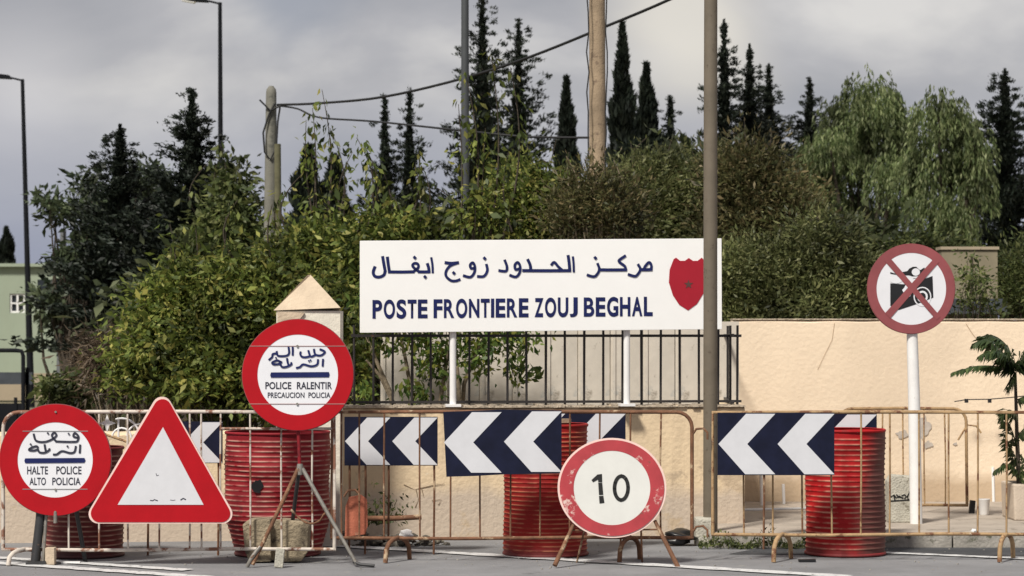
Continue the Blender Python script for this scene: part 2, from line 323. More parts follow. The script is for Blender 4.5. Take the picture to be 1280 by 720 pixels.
# ---------------------------------------------------------------- ground, road, pavement
def sheet(name, pts, z, m, kind='structure'):
    mb = MB(); mb.add([(x, y, z) for x, y in pts], [tuple(range(len(pts)))]); o = mb.build(name, m, recalc=False); tag(o, kind=kind); return o
tag(sheet('ground', [(-5000, -300), (5000, -300), (5000, 9000), (-5000, 9000)], -.012, m_ground), 'bare earth and dry grass behind the wall', 'ground')
tag(sheet('road', [(-60, -60), (60, -60), (60, 26.3), (-60, 12.5)], -.004, m_asphalt), 'worn grey asphalt road in front of the barriers', 'road')
tag(sheet('dark_asphalt_strip', [(1.6, 17.75), (9, 17.3), (9, 18.29), (1.9, 18.29)], .0, m_asphalt2), 'darker strip of asphalt along the kerb', 'road')  # darker grey sheet laid on the road in front of the kerb
def line(a, b, wd, label):
    A = P(a[0], a[1], gy(a[1])); B = P(b[0], b[1], gy(b[1])); n = 26; v = []
    d = (B - A); nn = Vector((-d.y, d.x, 0)).normalized() * wd / 2
    for i in range(n + 1):
        p = A + d * i / n; k = 1 + .18 * math.sin(i * 2.3); v += [(p.x + nn.x * k, p.y + nn.y * k, .004), (p.x - nn.x * k, p.y - nn.y * k, .004)]
    o = MB().add(v, [(2 * i, 2 * i + 1, 2 * i + 3, 2 * i + 2) for i in range(n)]).build('road_marking', m_line, recalc=False); tag(o, label, 'road marking', kind='structure')
line((395, 681), (1060, 721), .17, 'long white line crossing the road diagonally')
line((-60, 693.5), (235, 713), .13, 'upper white line at the foot of the police stop sign')
line((-60, 700), (260, 722), .15, 'lower white line in the near left corner')
line((1105, 691), (1500, 708), .12, 'white line beside the darker asphalt at right')

pv = empty('pavement', (0, 0, 0)); tag(pv, 'raised cement pavement in front of the tall cream wall', 'pavement', kind='structure')
mb = MB(); mb.box(((1.52 + 14) / 2, (18.44 + 22.1) / 2, .045), (14 - 1.52, 22.1 - 18.44, .11)); mb.build('slab', m_pave, pv)
x = 1.50; i = 0
kerb_me = None
while x < 12:
    l_ = .62
    if kerb_me is None:
        o = MB().box((0, 0, 0), (l_ - .012, .135, .16)).build('kerb_stone', m_kerb, pv, bevel=.012); kerb_me = o.data
    else: o = link('kerb_stone', kerb_me, None, pv)
    o.location = (x + l_ / 2, 18.365 + random.uniform(-.008, .008), .024 + random.uniform(-.006, .006)); o.rotation_euler = (0, random.uniform(-.006, .006), random.uniform(-.01, .01)); x += l_

# ---------------------------------------------------------------- walls
WA = math.atan(.115)
wf = Frame(40, 18.75, WA)
def rough_wall(name, m, x0, x1, zt, th, parent, n=60, amp=.012, mcap=None):
    v = []; f = []
    for i in range(n + 1):
        xx = x0 + (x1 - x0) * i / n; dz = amp * (random.random() - .5) * 2
        for (yy, zz) in ((0, -.02), (0 + random.uniform(-.003, .003), zt * .5), (random.uniform(-.004, .004), zt - .02 + dz), (.02, zt + dz), (th - .02, zt + dz * .5), (th, zt - .02), (th, -.02)): v.append((xx, yy, zz))
    k = 7
    for i in range(n):
        for j in range(k - 1): f.append((i * k + j, (i + 1) * k + j, (i + 1) * k + j + 1, i * k + j + 1))
    f += [tuple(range(k)), tuple(range(n * k, n * k + k))]
    return MB().add(v, f).build(name, m, parent)
xr = wf.l(931, 500)[0]
lw = wf.root('low_wall', 'low cream plastered wall with stained foot, carrying the black railings', 'wall')
xs_ = wf.l(424, 500)[0]
rough_wall('wall_face', m_wall_low, xs_, xr, 1.045, .26, lw)
lw2 = wf.root('low_wall', 'lowest stretch of cream wall at the left behind the stop sign and triangle', 'wall')
rough_wall('wall_face', m_wall_low, -7, xs_ - .004, .86, .24, lw2)
# rough cement ledge along its top
mb = MB()
for i in range(60):
    xx = xs_ + (xr - xs_) * (i + .5) / 60; hh = random.uniform(.010, .026)
    mb.box((xx, .12 + random.uniform(-.01, .01), 1.045 + hh / 2 - .004), ((xr - xs_) / 60 * 1.02, .30 + random.uniform(-.02, .02), hh))
mb.build('ledge', m_cap, lw)
# return of the low wall towards the tall wall
cA = Vector((wf.x0 + xr * math.cos(WA), wf.y0 + xr * math.sin(WA), 0)); cB = Vector((cA.x + .12, 21.93, 0)); dv = Vector((cB.x - cA.x, cB.y - cA.y, 0)); ra = math.atan2(dv.y, dv.x)
rt = empty('wall_return', cA, ra, 'short return of the low wall running back to the tall cream wall', 'wall')
rough_wall('wall_face', m_wall_low, .02, dv.length - .02, 1.04, .2, rt, n=12)
# cracks on the low wall (a real split in the plaster: thin dark strokes)
ck = MB()
for st in ([(505, 606), (518, 612), (527, 610), (540, 607), (556, 605)], [(520, 612), (523, 625), (519, 634)], [(527, 611), (530, 622)], [(540, 626), (552, 624), (548, 631)]):
    ck.ribbon(wf.pts(st), [.002 + .006 * abs(math.sin(2.1 * i_ + 1)) for i_ in range(len(st))], -.005)
ck.build('crack', mat('crack', (.2, .14, .09), .95, var=.4), lw)
hw = empty('tall_wall', (2.02, 21.95, 0), 0, 'tall smooth cream wall behind the pavement and no photography sign', 'wall')
rough_wall('wall_face', m_wall_high, 0, 14, 1.76, .25, hw, amp=.006)
MB().box((7, .125, 1.768), (14.005, .26, .012)).build('coping', m_cap, hw)
ck = MB(); fh = Frame(1000, 21.95)
for st in ([(1043, 404), (1040, 425), (1030, 445), (1022, 462)], [(1207, 404), (1216, 418), (1229, 433)]):
    ck.ribbon([(fh.l(*p)[0] + fh.x0 - 2.02, fh.l(*p)[1]) for p in st], .0035, -.006)
ck.build('crack', mat('crack_tall', (.40, .28, .17), .95), hw)
# grey cement repairs on the tall wall
rp = MB()
for cx, cy, rx_, ry_ in ((1155, 535, 9, 14), (1160, 556, 6, 5), (1128, 543, 10, 6), (1194, 555, 3, 2)):
    pts = []
    for k in range(18):
        a = k / 18 * 2 * math.pi; rr = random.uniform(.6, 1.15); q = fh.l(cx + rx_ * rr * math.cos(a), cy + ry_ * rr * math.sin(a)); pts.append((q[0] + fh.x0 - 2.02, q[1]))
    rp.prism(pts, -.009, .0)
rp.build('cement_repair', mat('cement_repair', (.46, .41, .36), .95, var=.2, scale=12), hw)

# sheet panels behind the railings
ps = empty('sheet_screen', (wf.x0 - .3, wf.y0 + 1.35, 0), WA, 'pale beige sheet metal screen standing behind the black railings', 'screen')
xx = wf.l(452, 420)[0] * 1.03 + .3
pm = None
for i in range(11):
    wd = .283
    o = MB()
    o.prism([(0, 0), (wd - .008, 0), (wd - .008, 1.735), (0, 1.735)], 0, .02)
    o.prism([(.015, .0), (.04, .0), (.04, 1.735), (.015, 1.735)], -.012, .0)
    o = o.build('panel', m_panel, ps); o.location = (xx, random.uniform(-.006, .006), random.uniform(-.015, .005)); xx += wd

# railings
fr = empty('black_railings', (wf.x0, wf.y0, 0), WA, 'black iron railings on top of the low wall under the big white board', 'fence')
bar_me = None
def rail_bar(x_, y_, z0, z1, par):
    global bar_me
    if bar_me is None:
        o = MB().tube([(0, 0, 0), (0, 0, .35), (0, 0, .7)], .0105, 6).build('bar', m_blackiron, par); bar_me = o.data
    else: o = link('bar', bar_me, None, par)
    o.location = (x_, y_, z0); o.scale = (1, 1, (z1 - z0) / .7); o.rotation_euler = (0, random.uniform(-.006, .006), 0)
px = 444
while px < 934:
    rail_bar(wf.l(px, 450)[0], .14, 1.05, 1.70, fr); px += 24.1
xa, xb = wf.l(440, 450)[0], wf.l(931, 450)[0]
MB().box(((xa + xb) / 2, .14, 1.615), (xb - xa, .03, .022)).build('top_rail', m_blackiron, fr)
MB().box(((xa + xb) / 2, .14, 1.083), (xb - xa, .03, .02)).build('bottom_rail', m_blackiron, fr)
fr2 = empty('black_railings', cA, ra, 'short end of the black railings running back to the tall wall', 'fence')
for k in range(1, 6): rail_bar(dv.length * k / 5 - .12, .1, 1.04, 1.70, fr2)
MB().box((dv.length / 2, .1, 1.62), (dv.length, .03, .022)).build('top_rail', m_blackiron, fr2)
MB().box((dv.length / 2, .1, 1.075), (dv.length, .03, .02)).build('bottom_rail', m_blackiron, fr2)

# ---------------------------------------------------------------- big board
bf = Frame(567, 18.98, WA)
bd = bf.root('border_post_board', 'long white board reading POSTE FRONTIERE ZOUJ BEGHAL on two white posts', 'sign board')
MB().prism(bf.pts([(450, 301), (902, 298), (902.5, 411.5), (450, 416)]), 0, .035).build('panel', m_brightwhite, bd, bevel=.003)
for (a, b) in ((567, 510), (785, 506)):
    x0, z0 = bf.l(a, b); o = MB().tube([(x0, .06, 1.05), (x0, .06, 1.63), (x0, .06, 2.25)], .0265, 12).build('post', m_postwhite, bd)
    MB().box((x0, .06, 1.062), (.12, .12, .02)).build('foot_plate', m_postwhite, o)
for z_ in (1.75, 2.15):
    a = bf.l(460, 400)[0]; b = bf.l(892, 400)[0]; MB().box(((a + b) / 2, .045, z_), (b - a, .018, .03)).build('batten', m_steel, bd)
AW = dict(P=.667, O=.778, S=.667, T=.611, E=.667, F=.611, R=.722, N=.722, I=.278, Z=.611, U=.722, J=.556, B=.722, G=.778, H=.722, A=.722, L=.611); AW[' '] = .278
TXT = 'POSTE FRONTIERE ZOUJ BEGHAL'; tw = sum(AW[c_] for c_ in TXT); xc_ = 464.5
for c_ in TXT:
    wd_ = AW[c_] * (816.5 - 464.5) / tw; u_ = (xc_ - 464.5) / 352; yt_ = 375 - 4.3 * u_; yb_ = 398.3 - 3.3 * u_
    if c_ != ' ': text_mesh(c_, bf, xc_ + wd_ * .075 + (.5 if c_ == 'I' else 0), xc_ + wd_ * .945 - (.5 if c_ == 'I' else 0), yt_ - (.4 if c_ in 'OSGJU' else 0), yb_ + (.4 if c_ in 'OSGJU' else 0), -.003, m_navy, bd, name='letter', bold=.026 if c_ in 'RB' else .034)
    xc_ += wd_
w1, w2 = 27, 20
strokes(bf, (460, 310), 7.11, [
    {'w': w1, 'p': [(130, 80), (142, 150), (152, 205)]}, {'w': w1, 'p': [(152, 205), (140, 240), (100, 258), (60, 250), (46, 215), (60, 170)]},
    {'w': w1, 'p': [(172, 85), (180, 150), (190, 212)]}, {'w': w1, 'p': [(185, 212), (300, 213), (405, 211)]},
    {'w': 24, 'p': [(400, 212), (445, 175), (442, 142), (412, 136), (395, 158), (425, 190), (458, 212)]},
    {'w': w1, 'p': [(450, 211), (500, 212), (545, 211)]}, {'w': w1, 'p': [(542, 212), (538, 175), (528, 142)]},
    {'w': w2, 'p': [(562, 88), (572, 150), (575, 218)]},
    {'w': w1, 'p': [(688, 130), (740, 136), (800, 130)]}, {'w': 24, 'p': [(795, 132), (730, 158), (694, 205), (694, 250), (735, 288), (780, 292), (815, 280)]},
    {'w': 24, 'p': [(942, 178), (915, 180), (908, 150), (930, 130), (948, 160), (945, 215), (910, 258), (850, 246)]},
    {'w': 24, 'p': [(1052, 148), (1060, 200), (1030, 250), (975, 252)]},
    {'w': 24, 'p': [(1215, 110), (1234, 165), (1225, 205), (1165, 200)]},
    {'w': 24, 'p': [(1340, 185), (1310, 190), (1305, 150), (1330, 127), (1350, 160), (1348, 215), (1315, 256), (1262, 242)]},
    {'w': w1, 'p': [(1420, 105), (1440, 150), (1446, 198)]}, {'w': w1, 'p': [(1378, 200), (1580, 201), (1796, 200)]},
    {'w': 24, 'p': [(1630, 148), (1655, 126), (1690, 165), (1725, 196)]},
    {'w': w1, 'p': [(1778, 70), (1786, 130), (1792, 200)]}, {'w': w2, 'p': [(1820, 80), (1826, 140), (1828, 210)]},
    {'w': 24, 'p': [(2040, 140), (2055, 193), (2025, 245), (1995, 253), (1950, 240)]},
    {'w': w1, 'p': [(2050, 193), (2170, 194), (2292, 193)]}, {'w': 24, 'p': [(2292, 193), (2280, 160), (2240, 130), (2230, 108), (2285, 70)]},
    {'w': 24, 'p': [(2400, 148), (2420, 190), (2390, 240), (2365, 250), (2315, 235)]}, {'w': w1, 'p': [(2415, 191), (2470, 192), (2518, 190)]},
    {'w': 24, 'p': [(2516, 190), (2516, 150), (2495, 127), (2460, 165), (2452, 190)]}],
    24, -.003, m_navy, bd, dots=[(415, 85), (507, 257), (762, 222), (1036, 92), (2020, 88)], dr=19)
sh = [(842, 324), (845, 322), (850, 326), (856, 326), (861, 322.5), (866, 326), (872, 326), (877, 322), (880, 325), (883, 335), (883, 353), (879, 367), (871, 380), (860, 388), (849, 381), (841, 369), (836, 353), (837, 337)]
o = MB().prism(bf.pts(sh), -.004, -.001).build('shield', m_shield, bd)
st = [(860.5 + (6 if k % 2 == 0 else 2.4) * math.sin(k * math.pi / 5), 355.5 - (6 if k % 2 == 0 else 2.4) * math.cos(k * math.pi / 5)) for k in range(10)]
MB().prism(bf.pts(st), -.0065, -.0045).build('star', m_star, o)

# ---------------------------------------------------------------- poles and wires
def pole(name, label, cat, px0, py0, px1, Y, r0, r1, m, base=0, seg=14):
    top = P(px0, py0, Y); b = P(px1, HZ, Y); b.z = base
    o = MB().tube([b, b.lerp(top, .5), top], [r1, (r0 + r1) / 2, r0], seg).build(name, m); 
    return tag(o, label, cat)
bp = empty('steel_pole', P(888, 680, 18.6) * Vector((1, 1, 0)) if False else (P(888, 422, 18.6).x, 18.6, 0), 0, 'tall plain brown metal pole rising in front of the white board', 'pole')
MB().tube([(0, 0, .0), (0, 0, 3), (.01, 0, 7.2)], [.056, .053, .048], 16).build('shaft', m_pole, bp)
MB().box((-.05, -.02, .10), (.15, .2, .22)).build('footing', m_block, bp, bevel=.02)
pole('wooden_pole', 'thick pale wooden pole with cables running up beside it', 'pole', 746, -120, 748, 26, .085, .10, m_wood)
for k, (a, b) in enumerate(((735, 300), (758, 300))):
    mb = MB(); mb.tube([P(a + random.uniform(-2, 2), y_, 25.85) for y_ in range(-110, 301, 25)], .008, 5)
    tag(mb.build('cable', m_cable), ['black cable running down the left side of the wooden pole', 'black cable running down the right side of the wooden pole'][k], 'cable')
pole('grey_lamp_post', 'tall grey metal post rising among dark conifers left of centre', 'pole', 581, -150, 582, 27, .04, .055, m_greypole)
cp = empty('concrete_pole', (P(339, 422, 33).x, 33, 0), 0, 'short grey concrete utility pole with looped cable at its top', 'pole')
zt = P(339, 112, 33).z
MB().tube([(-.03, 0, 0), (0, 0, zt - .05), (0, 0, zt), (0, 0, zt + .05)], [.12, .072, .066, .03], 12).build('shaft', m_conc, cp)
mb = MB(); lz = zt - .25
mb.tube([(.06, -.09, lz + .05), (-.02, -.1, lz - .1), (-.1, -.1, lz - .35), (-.08, -.1, lz - .62), (.0, -.1, lz - .72), (.08, -.1, lz - .55), (.1, -.1, lz - .2), (.13, -.09, lz)], .014, 6)
mb.tube([(-.15, -.09, lz + .1), (0, -.1, lz - .05), (.14, -.09, lz + .02)], .014, 6)
mb.build('cable_loop', m_cable, cp)
pole('trunk_stub', 'short yellowish post standing against the concrete utility pole', 'post', 347, 180, 349, 32.6, .045, .055, mat('yellow_post', (.11, .105, .06), .9, var=.3, scale=8))
mb = MB()
def wire(pts, label, r=.014):
    q = [];
    for i in range(len(pts) - 1):
        p0, p1, p2, p3 = pts[max(i - 1, 0)], pts[i], pts[i + 1], pts[min(i + 2, len(pts) - 1)]
        for t in (0, .2, .4, .6, .8):
            q.append(tuple(.5 * ((2 * p1[d]) + (-p0[d] + p2[d]) * t + (2 * p0[d] - 5 * p1[d] + 4 * p2[d] - p3[d]) * t * t + (-p0[d] + 3 * p1[d] - 3 * p2[d] + p3[d]) * t ** 3) for d in range(3)))
    q.append(pts[-1]); o = MB().tube([P(a, b, c) for a, b, c in q], r, 6).build('overhead_wire', m_cable); tag(o, label, 'wire')
wire([(347, 131, 33), (400, 129, 32), (480, 121, 31), (575, 99, 30), (660, 72, 29), (750, 36, 28), (840, -2, 27), (960, -60, 26)], 'thick overhead wire sagging up from the concrete pole to the upper right', .017)
wire([(347, 132, 33), (372, 136, 32.5), (400, 147, 32), (470, 152, 30.5), (575, 163, 27.3), (660, 171, 26.6), (746, 172, 26.15)], 'lower overhead wire running level towards the wooden pole', .013)
def lamp(px, pyt, pxb, Y, label, hx):
    r_ = empty('street_lamp', (P(pxb, 422, Y).x, Y, 0), 0, label, 'street lamp', 'street lamps behind the border post')
    t = P(px, pyt, Y); tx = t.x - r_.location.x
    MB().tube([(0, 0, 0), (tx * .5, 0, t.z * .5), (tx, 0, t.z)], [.085, .06, .042], 10).build('shaft', m_darkpole, r_)
    k = Y / F
    MB().tube([(tx, 0, t.z - .03), (tx - .25, 0, t.z + .03), (tx - .45, 0, t.z + .05)], .022, 8).build('arm', m_darkpole, r_)
    hd = MB(); hd.prism([(tx - .25, t.z + .0), (tx - .3, t.z + .09), (tx - .55, t.z + .12), (tx - .85, t.z + .13), (tx - .88, t.z + .08), (tx - .6, t.z + .02)], -.1, .1)
    hd = hd.build('lamp_head', m_darkpole, r_, bevel=.008)
    MB().prism([(tx - .52, t.z + .025), (tx - .56, t.z + -.02), (tx - .82, t.z + .03), (tx - .87, t.z + .075)], -.085, .085).build('lamp_glass', mat('lamp_glass', (.7, .7, .66), .2, var=.02), hd)
lamp(28, 99, 39, 55, 'dark street lamp at the left edge of the photo', 0)
lamp(275, 3, 277, 52, 'taller looking dark street lamp rising behind the conifers', 0)
up = empty('utility_pole', (P(79, 422, 48).x, 48, 0), 0, 'slim grey utility pole with insulators beside the green building', 'pole')
MB().tube([(-.05, 0, 0), (0, 0, 2.2), (0, 0, 3.75)], [.12, .09, .06], 10).build('shaft', mat('utility_grey', (.12, .125, .13), .8), up)
for k in range(3): MB().lathe([(.005, 3.1 + k * .2), (.045, 3.11 + k * .2), (.03, 3.16 + k * .2), (.01, 3.18 + k * .2)], 8, (-.1, 0)).build('insulator', m_black, up)
MB().box((.02, -.11, 1.0), (.22, .16, 1.1)).build('meter_box', mat('meter_box', (.13, .135, .14), .7), up)

# ---------------------------------------------------------------- buildings far behind
gb = empty('green_building', (P(0, 422, 60).x, 60, 0), 0, 'flat roofed pale green building at the far left with a white framed window', 'building')
def gx(px_, Y=60): return (px_ - 640) * Y / F - gb.location.x
def gz(py_, Y=60): return CH - (py_ - HZ) * Y / F
X0, X1 = -9, gx(84)
# front wall built round the two window openings
zt = gz(333); wz0, wz1 = gz(391), gz(367); wl, wr = gx(12), gx(31)
mb = MB()
mb.box(((X0 + wl) / 2, .15, zt / 2), (wl - X0, .3, zt)); mb.box(((wr + X1) / 2, .15, zt / 2), (X1 - wr, .3, zt))
mb.box(((wl + wr) / 2, .15, wz0 / 2), (wr - wl, .3, wz0)); mb.box(((wl + wr) / 2, .15, (wz1 + zt) / 2), (wr - wl, .3, zt - wz1))
mb.box((X1 - .15, 4.3, zt / 2), (.3, 8, zt)); mb.build('wall', m_green_wall, gb)
MB().box(((X0 + X1) / 2, -.02, gz(465) / 2), (X1 - X0, .04, gz(468))).build('plinth', m_beige_wall, gb)
MB().box(((X0 + X1) / 2, 4, zt + .03), (X1 - X0 + .1, 8.3, .08)).build('roof', m_green_wall, gb)
fw = MB(); cx = (wl + wr) / 2; cz = (wz0 + wz1) / 2; W_ = wr - wl; H_ = wz1 - wz0
for (c, d) in (((wl + .02, .06, cz), (.05, .05, H_)), ((wr - .02, .06, cz), (.05, .05, H_)), ((cx, .055, cz), (.05, .05, H_)), ((cx, .062, wz0 + .02), (W_, .05, .05)), ((cx, .062, wz1 - .02), (W_, .05, .05)), ((cx, .058, cz), (W_, .05, .04))): fw.box(c, d)
wn = fw.build('window', m_postwhite, gb); MB().box((cx, .1, cz), (W_, .02, H_)).build('pane', m_darkglass, wn)
MB().box((gx(60), -.03, gz(362)), (.5, .05, .5)).build('window', m_darkglass, gb)
# dark bus shelter like frame in front of the green building
sf = empty('bus_shelter', (P(0, 422, 40).x, 40, 0), 0, 'dark metal shelter frame in front of the green building', 'shelter')
def sx(p_): return (p_ - 640) * 40 / F - sf.location.x
def sz(p_): return CH - (p_ - HZ) * 40 / F
MB().tube([(-1.2, 0, sz(438)), (sx(20), 0, sz(438)), (sx(27), 0, sz(439)), (sx(29), 0, sz(445)), (sx(29), 0, 0)], .035, 8).build('frame', m_darkpole, sf)
MB().box((-.35, .1, sz(473)), (1.75, .06, .2)).build('side_panel', m_awning, sf)
MB().box((sx(33), .1, .55), (.06, .06, 1.1)).build('post', m_darkpole, sf)
MB().box((sx(18), .1, .3), (.05, .05, .6)).build('post', m_darkpole, sf)
MB().box((-.4, .12, .25), (1.5, .05, .5)).build('bench', m_darkpole, sf)
# small building behind the tall wall
kb = empty('kiosk', (P(1212, 422, 27.8).x, 27.8, 0), 0, 'small beige building with a dark blue awning behind the tall wall', 'building')
mb = MB(); mb.box((0, .2, 1.5), (.9, .4, 3.0)); mb.build('wall', mat('kiosk_wall', (.22, .19, .13), .9, var=.2, scale=2), kb)
MB().box((0, .2, 3.03), (.94, .46, .04)).build('roof', m_beige_wall, kb)
MB().box((.03, -.01, 2.5), (.03, .03, .9)).build('downpipe', m_bark, kb)
MB().prism([(-.45, 2.35), (.5, 2.35), (.5, 2.15), (-.45, 2.15)], -.5, 0).build('awning', m_awning, kb)
mb = MB()
for k in range(14): mb.box((-.35 + k * .05, -.1, 1.85 + random.uniform(-.1, .1)), (.035, .05, random.uniform(.12, .3)))
mb.build('goods', mat('pale_goods', (.45, .45, .42), .8, var=.4, scale=20), kb, kind='stuff')

kb.scale = (.72, .72, .87)
# ---------------------------------------------------------------- signs
def disc(fr_, cx, cy, ro, ri, parent, mr_, mw, y=-.0, ryo=None, ryi=None, edge=1.6):
    mb = MB(); ring_mesh(mb, fr_, cx, cy, ri, ro, y - .006, ry0=ryi, ry1=ryo, thick=.004, n=72); rim = mb.build('rim', mr_, parent)
    MB().prism(fr_.pts(circ(cx, cy, ri + 1, 64, (ryi or ri) + 1)), y - .004, y).build('face', mw, parent)
    mb = MB(); mb.prism(fr_.pts(circ(cx, cy, ro + edge, 72, (ryo or ro) + edge)), y, y + .02); mb.build('back_plate', m_edge if edge > 1 else m_maroon, parent, bevel=0)
f1 = Frame(371, 16.85)
ts = f1.root('police_slow_sign', 'round red rimmed sign on a steel tripod reading POLICE RALENTIR', 'road sign', rx=R(-2))
disc(f1, 371.5, 468.5, 69.5, 50.5, ts, m_red, m_white, edge=.8)
for py in (432.5, 468.5, 505):
    hw_ = math.sqrt(70 ** 2 - (py - 468.5) ** 2)
    if py == 468.5: continue
    a = f1.l(371 - hw_, py); b = f1.l(371 + hw_, py)
    o = MB().box(((a[0] + b[0]) / 2, -.0068, a[1]), (b[0] - a[0], .0022, .0045)).build('seam', mat('seam', (.33, .2, .19), .7), ts)
    c = f1.l(371, py); MB().tube([(c[0], -.014, c[1] - .0), (c[0], -.004, c[1])], .009, 8).build('bolt', m_steel, ts)
strokes(f1, (325, 425), 14.22, [
    [(570, 130), (572, 200), (570, 265)], [(497, 130), (505, 235), (450, 280), (310, 278), (286, 205)], [(286, 235), (215, 250), (205, 300), (150, 350)],
    [(1060, 165), (1110, 185), (1145, 215), (1080, 270), (1000, 268), (962, 235), (950, 165)], [(965, 268), (890, 292), (850, 190)], [(872, 288), (800, 305), (735, 295), (706, 250), (712, 212)],
    [(1112, 345), (1108, 400), (1105, 460)], [(1022, 350), (1005, 435), (900, 466), (760, 432), (700, 478), (640, 495)],
    [(470, 330), (482, 400), (500, 450)], [(545, 405), (545, 432), (470, 472), (390, 480), (352, 430), (370, 385)], [(350, 385), (290, 362), (205, 400), (240, 432), (340, 420), (352, 385)]],
    37, -.0085, m_navy, ts, dots=[(890, 358), (860, 372), (275, 318)], dr=22)
MB().prism(f1.pts([(338, 465.5), (410.5, 465), (411.5, 468), (410.5, 471.5), (338, 472), (337, 469)]), -.0088, -.0044).build('blue_bar', m_navy, ts)
text_mesh('POLICE', f1, 331, 363.5, 477.5, 486.5, -.0062, m_ink, ts, bold=.022); text_mesh('RALENTIR', f1, 370.5, 414.5, 477.5, 486.5, -.0062, m_ink, ts, bold=.022)
text_mesh('PRECAUCION', f1, 334, 380, 490.5, 497.5, -.0062, m_ink, ts, bold=.018); text_mesh('POLICIA', f1, 385, 412.5, 490.5, 497.5, -.0062, m_ink, ts, bold=.018)
# stem and tripod
def fl(fr_, px_, py_, y=0): q = fr_.l(px_, py_); return (q[0], y, q[1])
MB().tube([fl(f1, 371, 520, .035), fl(f1, 374, 590, .035)], .013, 8).build('stem', m_drum_dark, ts)
MB().lathe([(.02, f1.l(0, 594)[1]), (.024, f1.l(0, 586)[1]), (.02, f1.l(0, 580)[1])], 10, (f1.l(374, 0)[0], .035)).build('clamp', m_steel, ts)
gz1 = 0.012
for (a, b, dy, mm) in ((372, 318, -.12, m_rust), (377, 447, -.08, m_steel), (373, 352, .45, m_barewood)):
    p0 = Vector(fl(f1, a, 586, .035)); p1 = Vector((f1.l(b, 700)[0], dy, gz1)); MB().tube([p0, p0.lerp(p1, .5), p1], [.015, .014, .013], 8).build('leg', mm, ts)
MB().tube([(f1.l(443, 0)[0], -.07, .03), (f1.l(452, 0)[0], -.1, .012), (f1.l(469, 0)[0], -.12, .006)], .013, 6).build('foot', m_barewood, ts)
MB().tube([(f1.l(311, 0)[0], -.10, .0), (f1.l(318, 0)[0], -.12, .07), (f1.l(327, 0)[0], -.1, .14)], .016, 6).build('foot', m_steel, ts)
ch = MB(); A = Vector(fl(f1, 362, 638, .1)); B = Vector(fl(f1, 412, 640, .0)); last = A
for i in range(1, 13):
    t = i / 12; p = A.lerp(B, t) - Vector((0, 0, .09 * math.sin(math.pi * t) - .02 * (t > .8))); ch.tube([last, p], .009 if i % 2 else .006, 5); last = p
ch.build('chain', m_rust, ts)

f2 = Frame(68, 16.92)
ps_ = f2.root('police_stop_sign', 'round red rimmed sign on dark legs reading HALTE POLICE', 'road sign', rx=R(-1.5))
disc(f2, 68.5, 575, 69.5, 47, ps_, m_red, m_white, edge=.8)
for py in (539, 611.5):
    hw_ = math.sqrt(70 ** 2 - (py - 575) ** 2) * (.68)
    a = f2.l(68.5 - hw_, py); b = f2.l(68.5 + hw_, py); MB().box(((a[0] + b[0]) / 2, -.0068, a[1]), (b[0] - a[0], .0022, .0045)).build('seam', mat('seam_grey', (.25, .25, .25), .7), ps_)
for py in (515, 612, 640):
    c = f2.l(69, py); MB().tube([(c[0], -.014, c[1]), (c[0], -.004, c[1])], .008, 8).build('bolt', m_steel, ps_)
strokes(f2, (25, 535), 14.22, [
    [(235, 110), (270, 218), (360, 250), (470, 240), (580, 190), (640, 130), (600, 82), (558, 130), (590, 190), (640, 240)], [(630, 240), (800, 246), (930, 247), (1010, 235), (1032, 150), (965, 90), (942, 150), (1010, 172)],
    [(1062, 305), (1060, 370), (1055, 440)], [(985, 330), (960, 425), (880, 445), (740, 412), (650, 468), (590, 472)],
    [(430, 300), (440, 360), (450, 410)], [(515, 372), (510, 395), (430, 440), (340, 432), (310, 375)], [(312, 345), (280, 325), (200, 350), (150, 390), (240, 402), (312, 378)]],
    37, -.0085, m_ink, ps_, dots=[(490, 95), (860, 105), (840, 328), (185, 292)], dr=24)
MB().prism(f2.pts([(31, 573), (105, 572.5), (106.5, 575.5), (105, 578.5), (31, 579), (30, 576)]), -.0088, -.0044).build('blue_bar', m_navy, ps_)
text_mesh('HALTE', f2, 33.5, 59.5, 583, 593, -.0062, m_ink, ps_, bold=.015); text_mesh('POLICE', f2, 70, 101.5, 583, 593, -.0062, m_ink, ps_, bold=.015)
text_mesh('ALTO', f2, 36.5, 57, 597, 606.5, -.0062, m_ink, ps_, bold=.015); text_mesh('POLICIA', f2, 65, 100.5, 597, 606.5, -.0062, m_ink, ps_, bold=.015)
MB().tube([fl(f2, 51, 600, .05), fl(f2, 48, 650, .05), (f2.l(43, 0)[0], .02, .0)], [.03, .032, .034], 10).build('leg', m_barewood, ps_)
MB().tube([fl(f2, 58, 600, .06), (f2.l(53, 0)[0], .02, .0)], [.012, .012], 8).build('leg', m_steel, ps_)
MB().tube([fl(f2, 86, 600, .06), (f2.l(99, 0)[0], .25, .0)], [.016, .016], 8).build('leg', m_barewood, ps_)
MB().box((f2.l(46, 0)[0], .0, .012), (.14, .09, .022), ry=-.06).build('foot_plate', m_barewood, ps_)
MB().tube([fl(f2, 69, 640, .0), fl(f2, 69, 654, .0)], .014, 8).build('bracket', m_steel, ps_)

